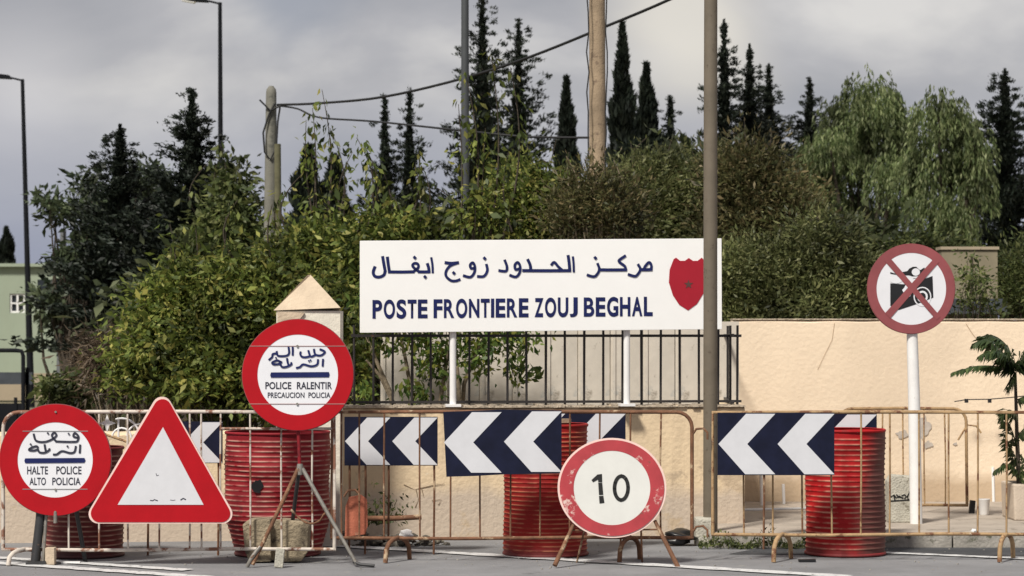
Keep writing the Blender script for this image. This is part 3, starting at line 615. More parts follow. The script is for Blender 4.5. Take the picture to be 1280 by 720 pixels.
f3 = Frame(203, 16.8)
tr = f3.root('warning_triangle', 'red bordered triangular sign with blank white centre fixed to the barrier', 'road sign', rx=R(-1))
def rtri(A_, B_, C_, r_, n=7):
    out_ = []; T = [Vector(A_), Vector(B_), Vector(C_)]
    for i in range(3):
        p = T[i]; a = (T[i - 1] - p).normalized(); b = (T[(i + 1) % 3] - p).normalized(); half = math.acos(a.dot(b)) / 2
        cc = p + (a + b).normalized() * r_ / math.sin(half); p0 = p + a * r_ / math.tan(half); p1 = p + b * r_ / math.tan(half)
        a0 = math.atan2((p0 - cc).y, (p0 - cc).x); a1 = math.atan2((p1 - cc).y, (p1 - cc).x); d = (a1 - a0 + math.pi) % (2 * math.pi) - math.pi
        out_ += [(cc.x + r_ * math.cos(a0 + d * k / n), cc.y + r_ * math.sin(a0 + d * k / n)) for k in range(n + 1)]
    return out_
O = rtri((202, 484), (101.5, 654.5), (299, 654.5), 12); I = rtri((203, 488), (105, 652.8), (295.5, 652.8), 11)
def tri_like(o_): return o_
MB().prism(f3.pts(O), 0, .018).build('back_plate', m_edge, tr)
MB().prism(f3.pts(I), -.004, -.0002).build('red_plate', m_red, tr)
MB().prism(f3.pts([(203.5, 534), (147, 631), (254.5, 631)]), -.0075, -.0042).build('face', m_chev, tr)
mb = MB(); mb.ribbon(f3.pts([(188, 625.5), (191, 626), (193, 624.5), (197, 626)]), .007, -.0085); mb.ribbon(f3.pts([(213, 625), (216, 625.5), (219, 625)]), .004, -.0085); mb.ribbon(f3.pts([(226, 625), (229, 623), (232, 624.5)]), .009, -.0085); mb.ribbon(f3.pts([(195, 592), (196, 595), (198, 594)]), .005, -.0085)
mb.build('scratches', m_ink, tr, kind='stuff')
for px_ in (150, 255): MB().tube([fl(f3, px_, 648, .02), fl(f3, px_ + 1, 640, .19)], .008, 6).build('bracket', m_steel, tr)

f4 = Frame(763, 16.8)
s10 = f4.root('speed_limit_sign', 'worn red rimmed speed limit sign reading 10 on low splayed legs', 'road sign', rx=R(-4), ry=R(1))
disc(f4, 763.5, 610, 65.5, 48, s10, m_redworn, m_whiteworn, ryo=60, ryi=46.5, edge=2.6)
mb = MB()
o10, k10 = (730, 585), 14.4
def s10p(L): return f4.pts([(o10[0] + a / k10, o10[1] + b / k10) for a, b in L])
for pl in ([(110, 225), (215, 125), (298, 112), (305, 262), (232, 258), (228, 215), (140, 265)], [(232, 270), (305, 272), (327, 488), (250, 492)], [(250, 510), (329, 505), (350, 632), (262, 645)]):
    q = s10p(pl); mb.add([(a, -.0068, b) for a, b in q], [tuple(range(len(q)))])
mb.build('digit', m_ink10, s10, recalc=False); mb = MB()
for (a0, a1) in ((95, 154), (157, 182), (185, 207), (211, 266), (272, 338), (343, 364), (7, 49), (51, 86)):
    pts = [(650 + 122 * math.cos(R(a0 + (a1 - a0) * i / 5)), 360 - 215 * math.sin(R(a0 + (a1 - a0) * i / 5))) for i in range(6)]
    mb.ribbon(s10p(pts), 66 / k10 * f4.s, -.0068)
mb.build('digit', m_ink10, s10, recalc=False)
for (a, b, c, d, y_) in ((717, 655, 693, 707, -.06), (818, 650, 847, 703, -.02)):
    p0 = Vector(fl(f4, a, b, .03)); p1 = Vector((f4.l(c, 0)[0], y_ - .05, .0)); mb = MB(); mb.tube([p0, p0.lerp(p1, .5), p1], [.014, .017, .019], 6); mb.build('leg', m_rust, s10)
for a, c in ((735, 722), (800, 806)):
    p0 = Vector(fl(f4, a, 640, .03)); p1 = Vector((f4.l(c, 0)[0], .32, .0)); MB().tube([p0, p0.lerp(p1, .5), p1], .008, 6).build('leg', m_rust, s10)
MB().tube([fl(f4, 712, 664, .03), fl(f4, 824, 661, .03)], .007, 6).build('crossbar', m_rust, s10)

f5 = Frame(1147, 19.3, 0, .1)
np_ = f5.root('no_photography_sign', 'round maroon rimmed sign with a crossed out camera on a white post', 'road sign')
disc(f5, 1139, 361, 54.5, 43.5, np_, m_maroon, m_white, ryo=56, ryi=45, edge=.6)
MB().tube([(0, .055, -.1), fl(f5, 1144, 500, .055), fl(f5, 1139, 330, .055)], [.05, .048, .04], 14).build('post', m_postwhite, np_)
O5 = (1095, 320)
def e5(L): return f5.pts([(O5[0] + a / 8.47, O5[1] + b / 8.47) for a, b in L])
def flat(mb, q, y): mb.add([(a, y, b) for a, b in q], [tuple(range(len(q)))])
mb = MB(); flat(mb, e5([(150, 290), (300, 300), (400, 235), (530, 235), (597, 212), (606, 440), (420, 512), (240, 572), (150, 528)]), -.0062)
flat(mb, e5([(150, 188), (150, 170), (200, 185), (330, 160), (352, 132), (390, 114), (425, 114), (465, 150), (510, 122), (545, 205), (385, 216), (350, 205), (255, 205)]), -.0062)
mb.build('camera_symbol', m_black, np_, recalc=False)
mb = MB(); flat(mb, e5([(300, 330), (340, 250), (420, 240), (400, 330), (360, 430), (300, 420)]), -.0066); mb.build('camera_highlight', m_white, np_, recalc=False)
mb = MB(); flat(mb, e5([(420 + 44 * math.cos(k / 12 * 6.283), 170 + 40 * math.sin(k / 12 * 6.283)) for k in range(12)]), -.0070)
flat(mb, e5([(210 + 68 * math.cos(k / 12 * 6.283), 255 + 36 * math.sin(k / 12 * 6.283)) for k in range(12)]), -.0070)
for r_, w_ in ((98, 12), (52, 20)):
    mb.ribbon(e5([(490 + r_ * math.cos(k / 20 * 6.283) * .9, 430 + r_ * math.sin(k / 20 * 6.283)) for k in range(20)]), w_ / 8.47 * f5.s, -.0070 - r_ * 1e-6, closed=True)
flat(mb, e5([(275, 360), (330, 300), (310, 420)]), -.0072)
mb.build('camera_highlight', m_white, np_, recalc=False)
mb = MB(); mb.prism(e5([(88, 52), (140, 10), (680, 640), (640, 680)]), -.0088, -.0078); mb.prism(e5([(615, 22), (668, 62), (150, 660), (95, 605)]), -.0094, -.0084)
mb.build('cross_bars', m_maroon, np_)

# ---------------------------------------------------------------- chevron boards
BW, BH = 148.0, 78.0
def chevron_board(x0, y0, x1, y1, Y, label, legs=(), rx=0, roll=0, split=None, depthoff=0):
    fr_ = Frame((x0 + x1) / 2, Y); z0 = fr_.l(0, y1)[1]
    r_ = fr_.root('chevron_board', label, 'chevron board', 'black and white chevron boards on the barriers', rx=rx, ry=roll)
    sx_ = (x1 - x0) / BW; sy_ = (y1 - y0) / BH
    pl = [(0, 0), (BW, 0), (BW, BH), (0, BH)]
    if split: pl = [(0, 1), (74, -2), (BW, -1), (BW, BH), (76, BH + 1), (40, BH + 3), (4, BH + 4)]
    def mpp(L): return fr_.pts([(x0 + a * sx_, y0 + b * sy_) for a, b in L])
    MB().prism(mpp(pl), 0, .018).build('panel', m_navyboard, r_)
    for k, t in enumerate((0, 75)):
        q = [(t + 1, BH * .5), (t + 36, 1.2), (t + 73, 1.2), (t + 37.5, BH * .5), (t + 73, BH - 1.2), (t + 35, BH - 1.2)]
        dy = -1 if split and k else 0
        MB().prism(mpp([(a, b + dy) for a, b in q]), -.003, -.0004).build('chevron', m_chev, r_)
    for lp in legs:
        a = fr_.l(lp, 0)[0]; MB().tube([(a, .03, fr_.l(0, y0)[1] - .02), (a + .005, .03, .5), (a, .03, 0)], .009, 6).build('leg', m_rust, r_)
    for a_ in (.12, .88):
        q = fr_.l(x0 + (x1 - x0) * a_, y0 + 5); MB().tube([(q[0], .02, q[1]), (q[0], .09, q[1] + .012)], .006, 5).build('wire_tie', m_steel, r_)
    return r_
chevron_board(554, 514, 702, 592, 16.98, 'chevron board tied to the front of the middle barrier, slightly buckled', split=True)
chevron_board(430.5, 521, 547, 582, 17.7, 'small chevron board on thin legs behind the middle barrier, beside the widest drum', legs=(436, 456, 485, 542))
chevron_board(897, 516, 1043, 594, 17.05, 'chevron board tied to the barrier in front of the bright red drum')
chevron_board(948, 517, 1096, 592, 18.12, 'chevron board mostly hidden behind the bright red drum', legs=(955, 1090))
chevron_board(633, 516, 782, 592, 18.15, 'chevron board mostly hidden behind the orange red drum', legs=(640, 776))
chevron_board(178, 527, 278, 579, 17.6, 'small chevron board half hidden behind the warning triangle', legs=(184, 272))

# ---------------------------------------------------------------- drums
def drum(cxp, r, Yc, zt, m, label, ribs=19, prof=None, dents=(), seed=1, side_dark=None):
    rr = random.Random(seed)
    r_ = empty('steel_drum', ((cxp - 640) * Yc / F, Yc, 0), rr.uniform(0, 3), label, 'drum', 'red painted steel drums behind the barriers')
    seg = 56; nz = ribs * 8; v = []; f = []; cre = []
    for i in range(nz + 1):
        t = i / nz; z = zt * t; ph = (t * ribs) % 1; rib = 0.0
        if 0.03 < t < .955: rib = max(0, 1 - abs(ph - .5) * 4.2)
        base_r = r * (prof(t) if prof else 1)
        if i == 0: dents = tuple(dents) + tuple((rr.uniform(3.6, 5.9), rr.uniform(.15, .8), rr.uniform(.03, .09), rr.uniform(.006, .02)) for _ in range(6))
        for k in range(seg):
            a = 2 * math.pi * k / seg; dd = 0
            for (da, dz, dw, amt) in dents:
                q = math.exp(-((((a - da + math.pi) % (2 * math.pi) - math.pi) / .35) ** 2) - ((z - dz) / dw) ** 2); dd += amt * q
            q = base_r + .007 * rib - dd + .004 * math.sin(3 * a + z * 9)
            v.append((q * math.cos(a), q * math.sin(a), z)); cre.append(rib)
    for i in range(nz):
        for k in range(seg): f.append((i * seg + k, i * seg + (k + 1) % seg, (i + 1) * seg + (k + 1) % seg, (i + 1) * seg + k))
    mb = MB(); mb.add(v, f, True)
    me = bpy.data.meshes.new('shell'); me.from_pydata(v, [], f); me.polygons.foreach_set('use_smooth', [True] * len(f))
    at = me.attributes.new('crest', 'FLOAT', 'POINT'); at.data.foreach_set('value', cre)
    at = me.attributes.new('side_dark', 'FLOAT', 'POINT'); scv = [min(1, max(0, (q_[0] * math.cos(side_dark) + q_[1] * math.sin(side_dark)) / r * 3 - 1.25 + .5 * math.sin(q_[2] * 6))) * .85 if side_dark is not None else 0.0 for q_ in v]
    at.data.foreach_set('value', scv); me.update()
    link('shell', me, m, r_)
    pr = prof(1) if prof else 1
    MB().lathe([(r * pr - .012, zt - .006), (r * pr + .006, zt - .01), (r * pr + .010, zt + .004), (r * pr + .002, zt + .012), (r * pr - .010, zt + .008)], 48, caps=False).build('rim', m, r_)
    MB().lathe([(r * pr - .005, zt - .02), (r * pr - .01, zt - .018)], 40).build('lid', m, r_)
    pb = prof(0) if prof else 1
    MB().lathe([(r * pb - .005, .0), (r * pb + .011, .004), (r * pb + .011, .018), (r * pb, .024)], 48, caps=False).build('base_ring', m, r_)
    return r_
drum(1056.5, .290, 17.75, .915, m_drum_bright, 'bright red ribbed drum with darker right side, right of the pole', 24, dents=((4.2, .15, .08, .012),), side_dark=-.3).rotation_euler.z = 0
d2 = drum(682, .308, 17.72, .955, m_drum_orange, 'orange red ribbed drum behind the buckled chevron board and sign 10', 29, seed=2)
MB().box((-.02, 0, .985), (.34, .05, .03), rz=.3 - d2.rotation_euler.z).build('lid_batten', m_wood, d2)
d3 = drum(347, .385, 17.72, .90, m_drum_dark, 'widest crumpled dull red drum with a tapered foot and a hole, behind the tripod sign', 25, prof=lambda t: .80 + .2 * min(1, t / .3) if t < .3 else 1.0 - .012 * math.sin(t * 14), dents=((4.0, .55, .09, .03), (5.2, .35, .1, .03), (4.7, .72, .07, .02)), seed=3)
d3.rotation_euler.z = 0
hx, hy = -.385 * .30, -.385 * .955
hol = MB()
hp = []
for k in range(14):
    a = k / 14 * 6.283; hp.append((-.115 + .045 * math.cos(a) * random.uniform(.6, 1.2), .525 + .055 * math.sin(a) * random.uniform(.6, 1.2)))
hol.prism(hp, -.375, -.362); hol.build('rust_hole', m_black, d3)
drum(105, .285, 17.62, .79, m_drum_brown, 'brownish ribbed drum behind the police stop sign at the far left', 22, seed=4)

# ---------------------------------------------------------------- crowd barriers
def barrier(x0, x1, Y, zt, zb, bars, m, label, corners=(1, 1), feet=(), rot=0, hooks=(), barm=None, second=None, lean=0, mfoot=None, group='steel crowd barriers along the road'):
    """x0,x1,bars,feet in metres along the barrier from its root"""
    r_ = empty('crowd_barrier', ((x0 - 640) * Y / F, Y, 0), rot, label, 'barrier', group, rx=lean)
    L = (x1 - x0) * Y / F; rd = .11
    def corner(cx, cz, a0, a1): return [(cx + rd * math.cos(R(a0 + (a1 - a0) * i / 5)), 0, cz + rd * math.sin(R(a0 + (a1 - a0) * i / 5))) for i in range(6)]
    pts = [(0, 0, zb)]
    pts += corner(rd, zt - rd, 180, 90) if corners[0] else [(0, 0, zt)]
    pts += [(L * .5, 0, zt + .004)]
    pts += corner(L - rd, zt - rd, 90, 0) if corners[1] else [(L, 0, zt)]
    pts += [(L, 0, zb)]
    MB().tube(pts, .0135, 8).build('frame', m, r_)
    MB().tube([(-.01, 0, zb), (L * .35, 0, zb - .006), (L * .7, 0, zb + .004), (L + .01, 0, zb)], .0125, 8).build('bottom_rail', m, r_)
    if second: MB().tube([((second[0] - x0) * Y / F, -.0, second[2]), ((second[1] - x0) * Y / F, -.0, second[2])], .010, 8).build('middle_rail', barm or m, r_)
    for i, b in enumerate(bars):
        xb_ = (b - x0) * Y / F; j = random.uniform(-.006, .006)
        if xb_ < .05 or xb_ > L - .03: continue
        MB().tube([(xb_, 0, zb), (xb_ + j, random.uniform(-.004, .004), (zb + zt) / 2), (xb_ + random.uniform(-.003, .003), 0, zt)], .0075, 6).build('bar', (barm if barm and i % 5 != 3 else m), r_)
    for fx in feet:
        c = (fx - x0) * Y / F; a = R(62); pts = []
        for k in range(9):
            t = math.pi * k / 8; u = -.17 * math.cos(t); pts.append((c + u * math.cos(a), u * math.sin(a), .0 + (zb + .0) * (math.sin(t) ** .6 if 0 < k < 8 else 0)))
        pts[0] = (pts[0][0], pts[0][1], 0); pts[-1] = (pts[-1][0], pts[-1][1], 0)
        MB().tube(pts, .017, 8).build('foot', mfoot or m, r_)
    for (hx_, hz_, s_) in hooks:
        c = (hx_ - x0) * Y / F; MB().tube([(c, 0, hz_), (c + .03 * s_, -.01, hz_ + .045), (c + .08 * s_, -.01, hz_ + .05), (c + .11 * s_, -.01, hz_ + .02), (c + .11 * s_, -.01, hz_ - .03)], .009, 6).build('hook', m, r_)
    return r_
b1 = barrier(4, 418, 17.0, 1.072, .10, [48, 86, 124, 160, 199, 237, 252, 276, 313, 352, 391], m_whitebar, 'chipped white barrier behind the stop sign and the warning triangle', corners=(1, 0), second=(276, 418, .955), barm=m_whitebar, feet=(30,), rot=0, hooks=())
b2 = barrier(415, 865, 17.2, 1.066, .165, [427, 449, 480, 525, 563, 600, 638, 675, 712, 750, 788, 826], m_rust, 'brown rusty barrier in the middle with rounded right end, behind the sign 10', corners=(0, 1), feet=(497, 787), hooks=((865, .90, 1), (865, .20, 1), (430, .46, 1)))
b3 = barrier(891, 1300, 17.25, 1.062, .185, [930, 966, 1003, 1040, 1076, 1112, 1149, 1186, 1222, 1258], m_rusty_y, 'yellowed rusty barrier at the right in front of the bright red drum', corners=(0, 0), feet=(978, 1258), mfoot=m_rusty_y)
b4 = barrier(1050, 1209, 20.6, .99, .16, [1078, 1104, 1130, 1156, 1182], m_rusty_y, 'small yellowed barrier leaning on the pavement behind the no photography sign', corners=(1, 1), lean=R(-3), feet=())
MB().tube([(1.35 * 159 / 200 * 0 + 1.02, 0, .72), (1.10, 0, .85), (1.18, 0, .84), (1.22, 0, .78)], .009, 6).build('hook', m_rusty_y, b4)
b4.location.z = .0

orn = empty('iron_ornament', (P(150, 0, 17.06).x, 17.06, 0), 0, 'white wrought iron star and curls on the barrier between stop sign and triangle', 'ornament')
of = Frame(150, 17.06)
mb = MB(); stp = [(134 + (11 if k % 2 == 0 else 4) * math.sin(k * math.pi / 4), 529 - (11 if k % 2 == 0 else 4) * math.cos(k * math.pi / 4)) for k in range(8)]
mb.prism(of.pts(stp), -.006, .006); mb.build('star', m_postwhite, orn)
for (cx_, cy_, r_0, a0, a1) in ((152, 545, 22, 20, 110), (176, 548, 18, 70, 170), (152, 547, 12, 0, 180)):
    MB().tube([fl(of, cx_ + r_0 * math.cos(R(a0 + (a1 - a0) * i / 8)), cy_ - r_0 * math.sin(R(a0 + (a1 - a0) * i / 8))) for i in range(9)], .008, 6).build('curl', m_postwhite, orn)
MB().tube([fl(of, 126, 541), fl(of, 158, 552)], .01, 6).build('diagonal_strip', m_rusty_y, orn)
MB().tube([fl(of, 148, 522), fl(of, 148, 546)], .008, 6).build('stem', m_postwhite, orn)
# rusty plate hung on the middle barrier's left end, beam, rubble
o = MB().prism([(0, -.02), (.145, 0), (.165, .06), (.16, .25), (.12, .285), (.03, .27), (.005, .2)], 0, .02).build('rusty_plate', m_terra, bevel=.004)
o.location = (P(431, 668, 17.27).x, 17.27, P(431, 668, 17.27).z); tag(o, 'orange rusty plate hanging on the left end of the middle barrier', 'metal plate')
o = MB().tube([(0, 0, 0), (.22, .01, 0), (.42, .02, .01)], .020, 8).build('rusty_beam', m_rust); o.location = (P(458, 650, 18.4).x, 18.45, .21); tag(o, 'rusty iron beam raised on rubble at the foot of the low wall', 'beam')
rb = MB(); rr = random.Random(5)
bm_ = bmesh.new(); bmesh.ops.create_icosphere(bm_, subdivisions=1, radius=1); iv = [v.co.copy() for v in bm_.verts]; bm_.verts.index_update(); fi = [tuple(v.index for v in f.verts) for f in bm_.faces]; bm_.free()
for i in range(150):
    s_ = abs(rr.gauss(0, .018)) + .006; c = Vector((rr.gauss(0, .2), rr.gauss(0, .06), abs(rr.gauss(0, .035)))); rb.add([c + Vector((v.x * rr.uniform(.7, 1.6), v.y, v.z * rr.uniform(.4, .9))) * s_ for v in iv], fi)
o = rb.build('rubble', mat('rubble', (.10, .09, .075), .95, var=.6, scale=15, dirt=((.3, .27, .2), .6, 12))); o.location = (P(493, 0, 18.45).x, 18.5, 0); tag(o, 'heap of dark rubble and litter under the rusty beam', 'rubble', kind='stuff')
def crumpled(name, loc, s_, m, label, cat, n=3, amp=.25, seed=1):
    bm = bmesh.new(); bmesh.ops.create_icosphere(bm, subdivisions=n, radius=1); rr = random.Random(seed); fz = [rr.uniform(2, 5) for _ in range(6)]
    for v in bm.verts:
        k = 1 + amp * (math.sin(fz[0] * v.co.x + fz[1] * v.co.z) * math.cos(fz[2] * v.co.y + 1) + .5 * math.sin(fz[3] * 2 * v.co.z + fz[4] * v.co.x)); v.co = Vector((v.co.x * s_[0], v.co.y * s_[1], max(-.92, v.co.z) * s_[2])) * k
    mn = min(v.co.z for v in bm.verts)
    for v in bm.verts: v.co.z -= mn
    me = bpy.data.meshes.new(name); bm.to_mesh(me); bm.free(); me.polygons.foreach_set('use_smooth', [True] * len(me.polygons))
    o = link(name, me, m); o.location = loc; tag(o, label, cat); return o
crumpled('plastic_bag', (P(507, 0, 18.3).x, 18.36, .06), (.05, .05, .035), m_postwhite, 'crumpled white plastic bag on the rubble heap', 'bag', seed=3)
crumpled('black_bag', (P(849, 0, 18.55).x, 18.52, .0), (.115, .1, .06), m_plastic_blk, 'low black rubbish bag on the road left of the brown pole', 'bag', seed=8, amp=.3)
f6 = Frame(345, 17.05); lump = f6.root('concrete_footing', 'tapered brown concrete footing with a slot, standing under the tripod sign', 'concrete footing')
mb = MB(); mb.prism(f6.pts([(303, 656), (310, 650), (338, 649), (339, 702), (312, 703), (306, 690)]), 0, .24); mb.build('block_half', m_dirtyblock, lump, bevel=.012)
mb = MB(); mb.prism(f6.pts([(349, 650), (380, 652), (386, 658), (384, 690), (376, 702), (350, 703)]), .01, .24); mb.build('block_half', m_dirtyblock, lump, bevel=.012)
mb = MB(); mb.prism(f6.pts([(336, 652), (352, 652), (352, 701), (336, 701)]), .07, .23); mb.build('web', m_dirtyblock, lump)
o = MB().box((0, 0, .065), (.06, .05, .13), ry=.1).build('white_brick', m_block, bevel=.004); o.location = (P(350, 0, 16.75).x, 16.72, 0); tag(o, 'upright white brick in front of the concrete lump', 'brick')
o = MB().box((0, 0, .06), (.065, .08, .12)).build('tan_brick', m_stone, bevel=.004); o.location = (P(59, 0, 16.8).x, 16.93, 0); tag(o, 'upright tan brick beside the legs of the police stop sign', 'brick')
crumpled('pebble', (P(1218, 0, 18.34).x, 18.36, .104), (.022, .02, .016), m_postwhite, 'small white pebble on the kerb under the right barrier', 'pebble', n=2, seed=2)
o = MB().box((0, 0, .008), (.12, .06, .016)).build('flat_debris', m_black); o.location = (P(1012, 0, 17.0).x, 17.15, 0); tag(o, 'flat black scrap lying at the foot of the bright red drum', 'debris')
o = MB().box((0, 0, .006), (.13, .05, .012), rz=.1).build('white_scrap', m_postwhite); o.location = (P(88, 0, 17).x, 17.02, 0); tag(o, 'flat white scrap on the road in front of the far left drum', 'debris')

# stone pillar behind the tripod sign
pf = Frame(385, 18.35)
pl = pf.root('stone_pillar', 'pale stone pillar with a pointed cap rising behind the tripod sign', 'pillar')
ax, az_ = pf.l(384, 343); lx = pf.l(342, 0)[0]; rx__ = pf.l(426, 0)[0]; ez = pf.l(0, 388)[1]
d_ = .20
v = [(lx, -.0, ez), (rx__, -.06, ez), (rx__ - .03, d_ * 2, ez), (lx + .04, d_ * 2, ez), (lx + .0, 0, ez), (ax - .012, .12, az_), (ax + .014, .14, az_)]
MB().add([(lx, 0, ez), (rx__ , -.02, ez + .02), (rx__ - .03, .36, ez), (lx + .03, .36, ez), (ax - .01, .15, az_), (ax + .012, .17, az_)], [(0, 1, 5, 4), (1, 2, 5), (2, 3, 4, 5), (3, 0, 4), (0, 3, 2, 1)]).build('cap', m_stone, pl)
mb = MB(); mb.prism([(lx + .015, 0), (rx__ - .01, 0), (rx__ - .005, ez - .003), (lx + .02, ez - .003)], .012, .33); mb.build('shaft', m_stone2, pl)
MB().prism([(lx + .1, ez - .2), (ax - .02, ez - .02), (lx + .12, ez - .01), (lx + .03, ez - .01), (lx + .03, ez - .2)], -.008, .011).build('facing', m_stone, pl)

# concrete block, planters, stakes on the pavement
o = MB().prism([(-.12, 0), (.115, 0), (.115, .37), (-.085, .385), (-.12, .33)], -.1, .1).build('concrete_block', m_block, bevel=.01); o.location = (P(1128, 0, 19.5).x, 19.55, .1)
tag(o, 'upright grey concrete block with black marks beside the white sign post', 'block')
mb = MB(); rr = random.Random(9)
for k in range(9):
    x_ = -.1 + k * .022; mb.ribbon([(x_, .21 + rr.uniform(-.02, .02)), (x_ + .02, .23 + rr.uniform(-.03, .03)), (x_ + .03, .2 + rr.uniform(-.02, .03))], .012, -.103)
mb.ribbon([(-.1, .175), (.05, .185), (.1, .18)], .012, -.103); mb.build('scrawl', m_ink10, o)
def stake(px_, pyt, pyb, label, Y=None):
    Y = gy(pyb, .1); o = MB().tube([P(px_ - 1, pyt, Y), P(px_, pyb, Y)], .014, 8).build('white_stake', m_postwhite); tag(o, label, 'stake', 'short white stakes on the pavement')
stake(923, 590, 632, 'short white stake nearest the brown pole under the chevron board')
stake(952, 590, 632, 'middle short white stake under the chevron board')
stake(980, 605, 630, 'shortest white stake beside the bright red drum')
stake(1242, 584, 627, 'lone white stake against the tall wall near the planter')
o = MB().tube([P(893, 638, gy(638, .13)), P(1010, 635.5, gy(635.5, .13))], .012, 6).build('white_pipe', m_postwhite); tag(o, 'thin white pipe lying across the pavement behind the right barrier', 'pipe')
pot = empty('planter', (P(1285, 0, 19.9).x, 19.9, .1), 0, 'large beige cement planter at the right edge', 'planter')
MB().prism([(-.165, 0), (.36, 0), (.37, .30), (-.175, .30)], -.25, .25).build('tub', m_pot, pot, bevel=.015); MB().box((.1, 0, .297), (.48, .44, .01)).build('soil', m_bark, pot)
sp = empty('plant_pot', (P(1230, 0, 20.3).x, 20.3, .1), 0, 'small white pot standing on the pavement near the planter', 'plant pot')
MB().lathe([(.035, 0), (.04, .01), (.05, .13), (.053, .135), (.046, .136), (.04, .1)], 20).build('pot', m_postwhite, sp)
o = MB().box((0, 0, .05), (.045, .05, .12), ry=.1).build('black_box', m_black, bevel=.004); o.location = (P(1215, 0, 20.5).x, 20.5, .1); tag(o, 'small black box beside the white plant pot', 'box')
o = MB().tube([P(1193, 502, 21.7), P(1208, 499.5, 21.7), P(1237, 499, 21.7), P(1262, 497, 21.7), P(1290, 494, 21.7)], .005, 5).build('thin_wire', m_cable); tag(o, 'thin wire strung in front of the tall wall', 'wire')
for px_ in (1208, 1237): MB().box(tuple(P(px_, 501, 21.7)), (.03, .03, .035)).build('clip', m_cable, o)

# ---------------------------------------------------------------- foliage
def leaf_obj(name, C_, D_, ln, wd, m, parent, kind=None):
    """diamond shaped leaves: centres C_, unit directions D_, lengths ln, widths wd"""
    n = len(C_); C_ = np.asarray(C_); D_ = np.asarray(D_); rv = rng.normal(size=(n, 3)); S = np.cross(D_, rv); S /= np.linalg.norm(S, axis=1)[:, None] + 1e-9
    Nn = np.cross(D_, S); ln = np.broadcast_to(ln, n)[:, None]; wd = np.broadcast_to(wd, n)[:, None]
    v = np.empty((n, 4, 3)); v[:, 0] = C_ - D_ * ln / 2; v[:, 2] = C_ + D_ * ln / 2; mid = C_ - D_ * ln * .05 + Nn * ln * .10
    v[:, 1] = mid + S * wd / 2; v[:, 3] = mid - S * wd / 2
    me = bpy.data.meshes.new(name); me.vertices.add(4 * n); me.vertices.foreach_set('co', v.reshape(-1)); me.loops.add(4 * n); me.loops.foreach_set('vertex_index', np.arange(4 * n, dtype=np.int32))
    me.polygons.add(n); me.polygons.foreach_set('loop_start', np.arange(0, 4 * n, 4, dtype=np.int32)); me.polygons.foreach_set('loop_total', np.full(n, 4, dtype=np.int32)); me.update(calc_edges=True)
    return link(name, me, m, parent, kind)
def unit(a): return a / (np.linalg.norm(a, axis=1)[:, None] + 1e-9)
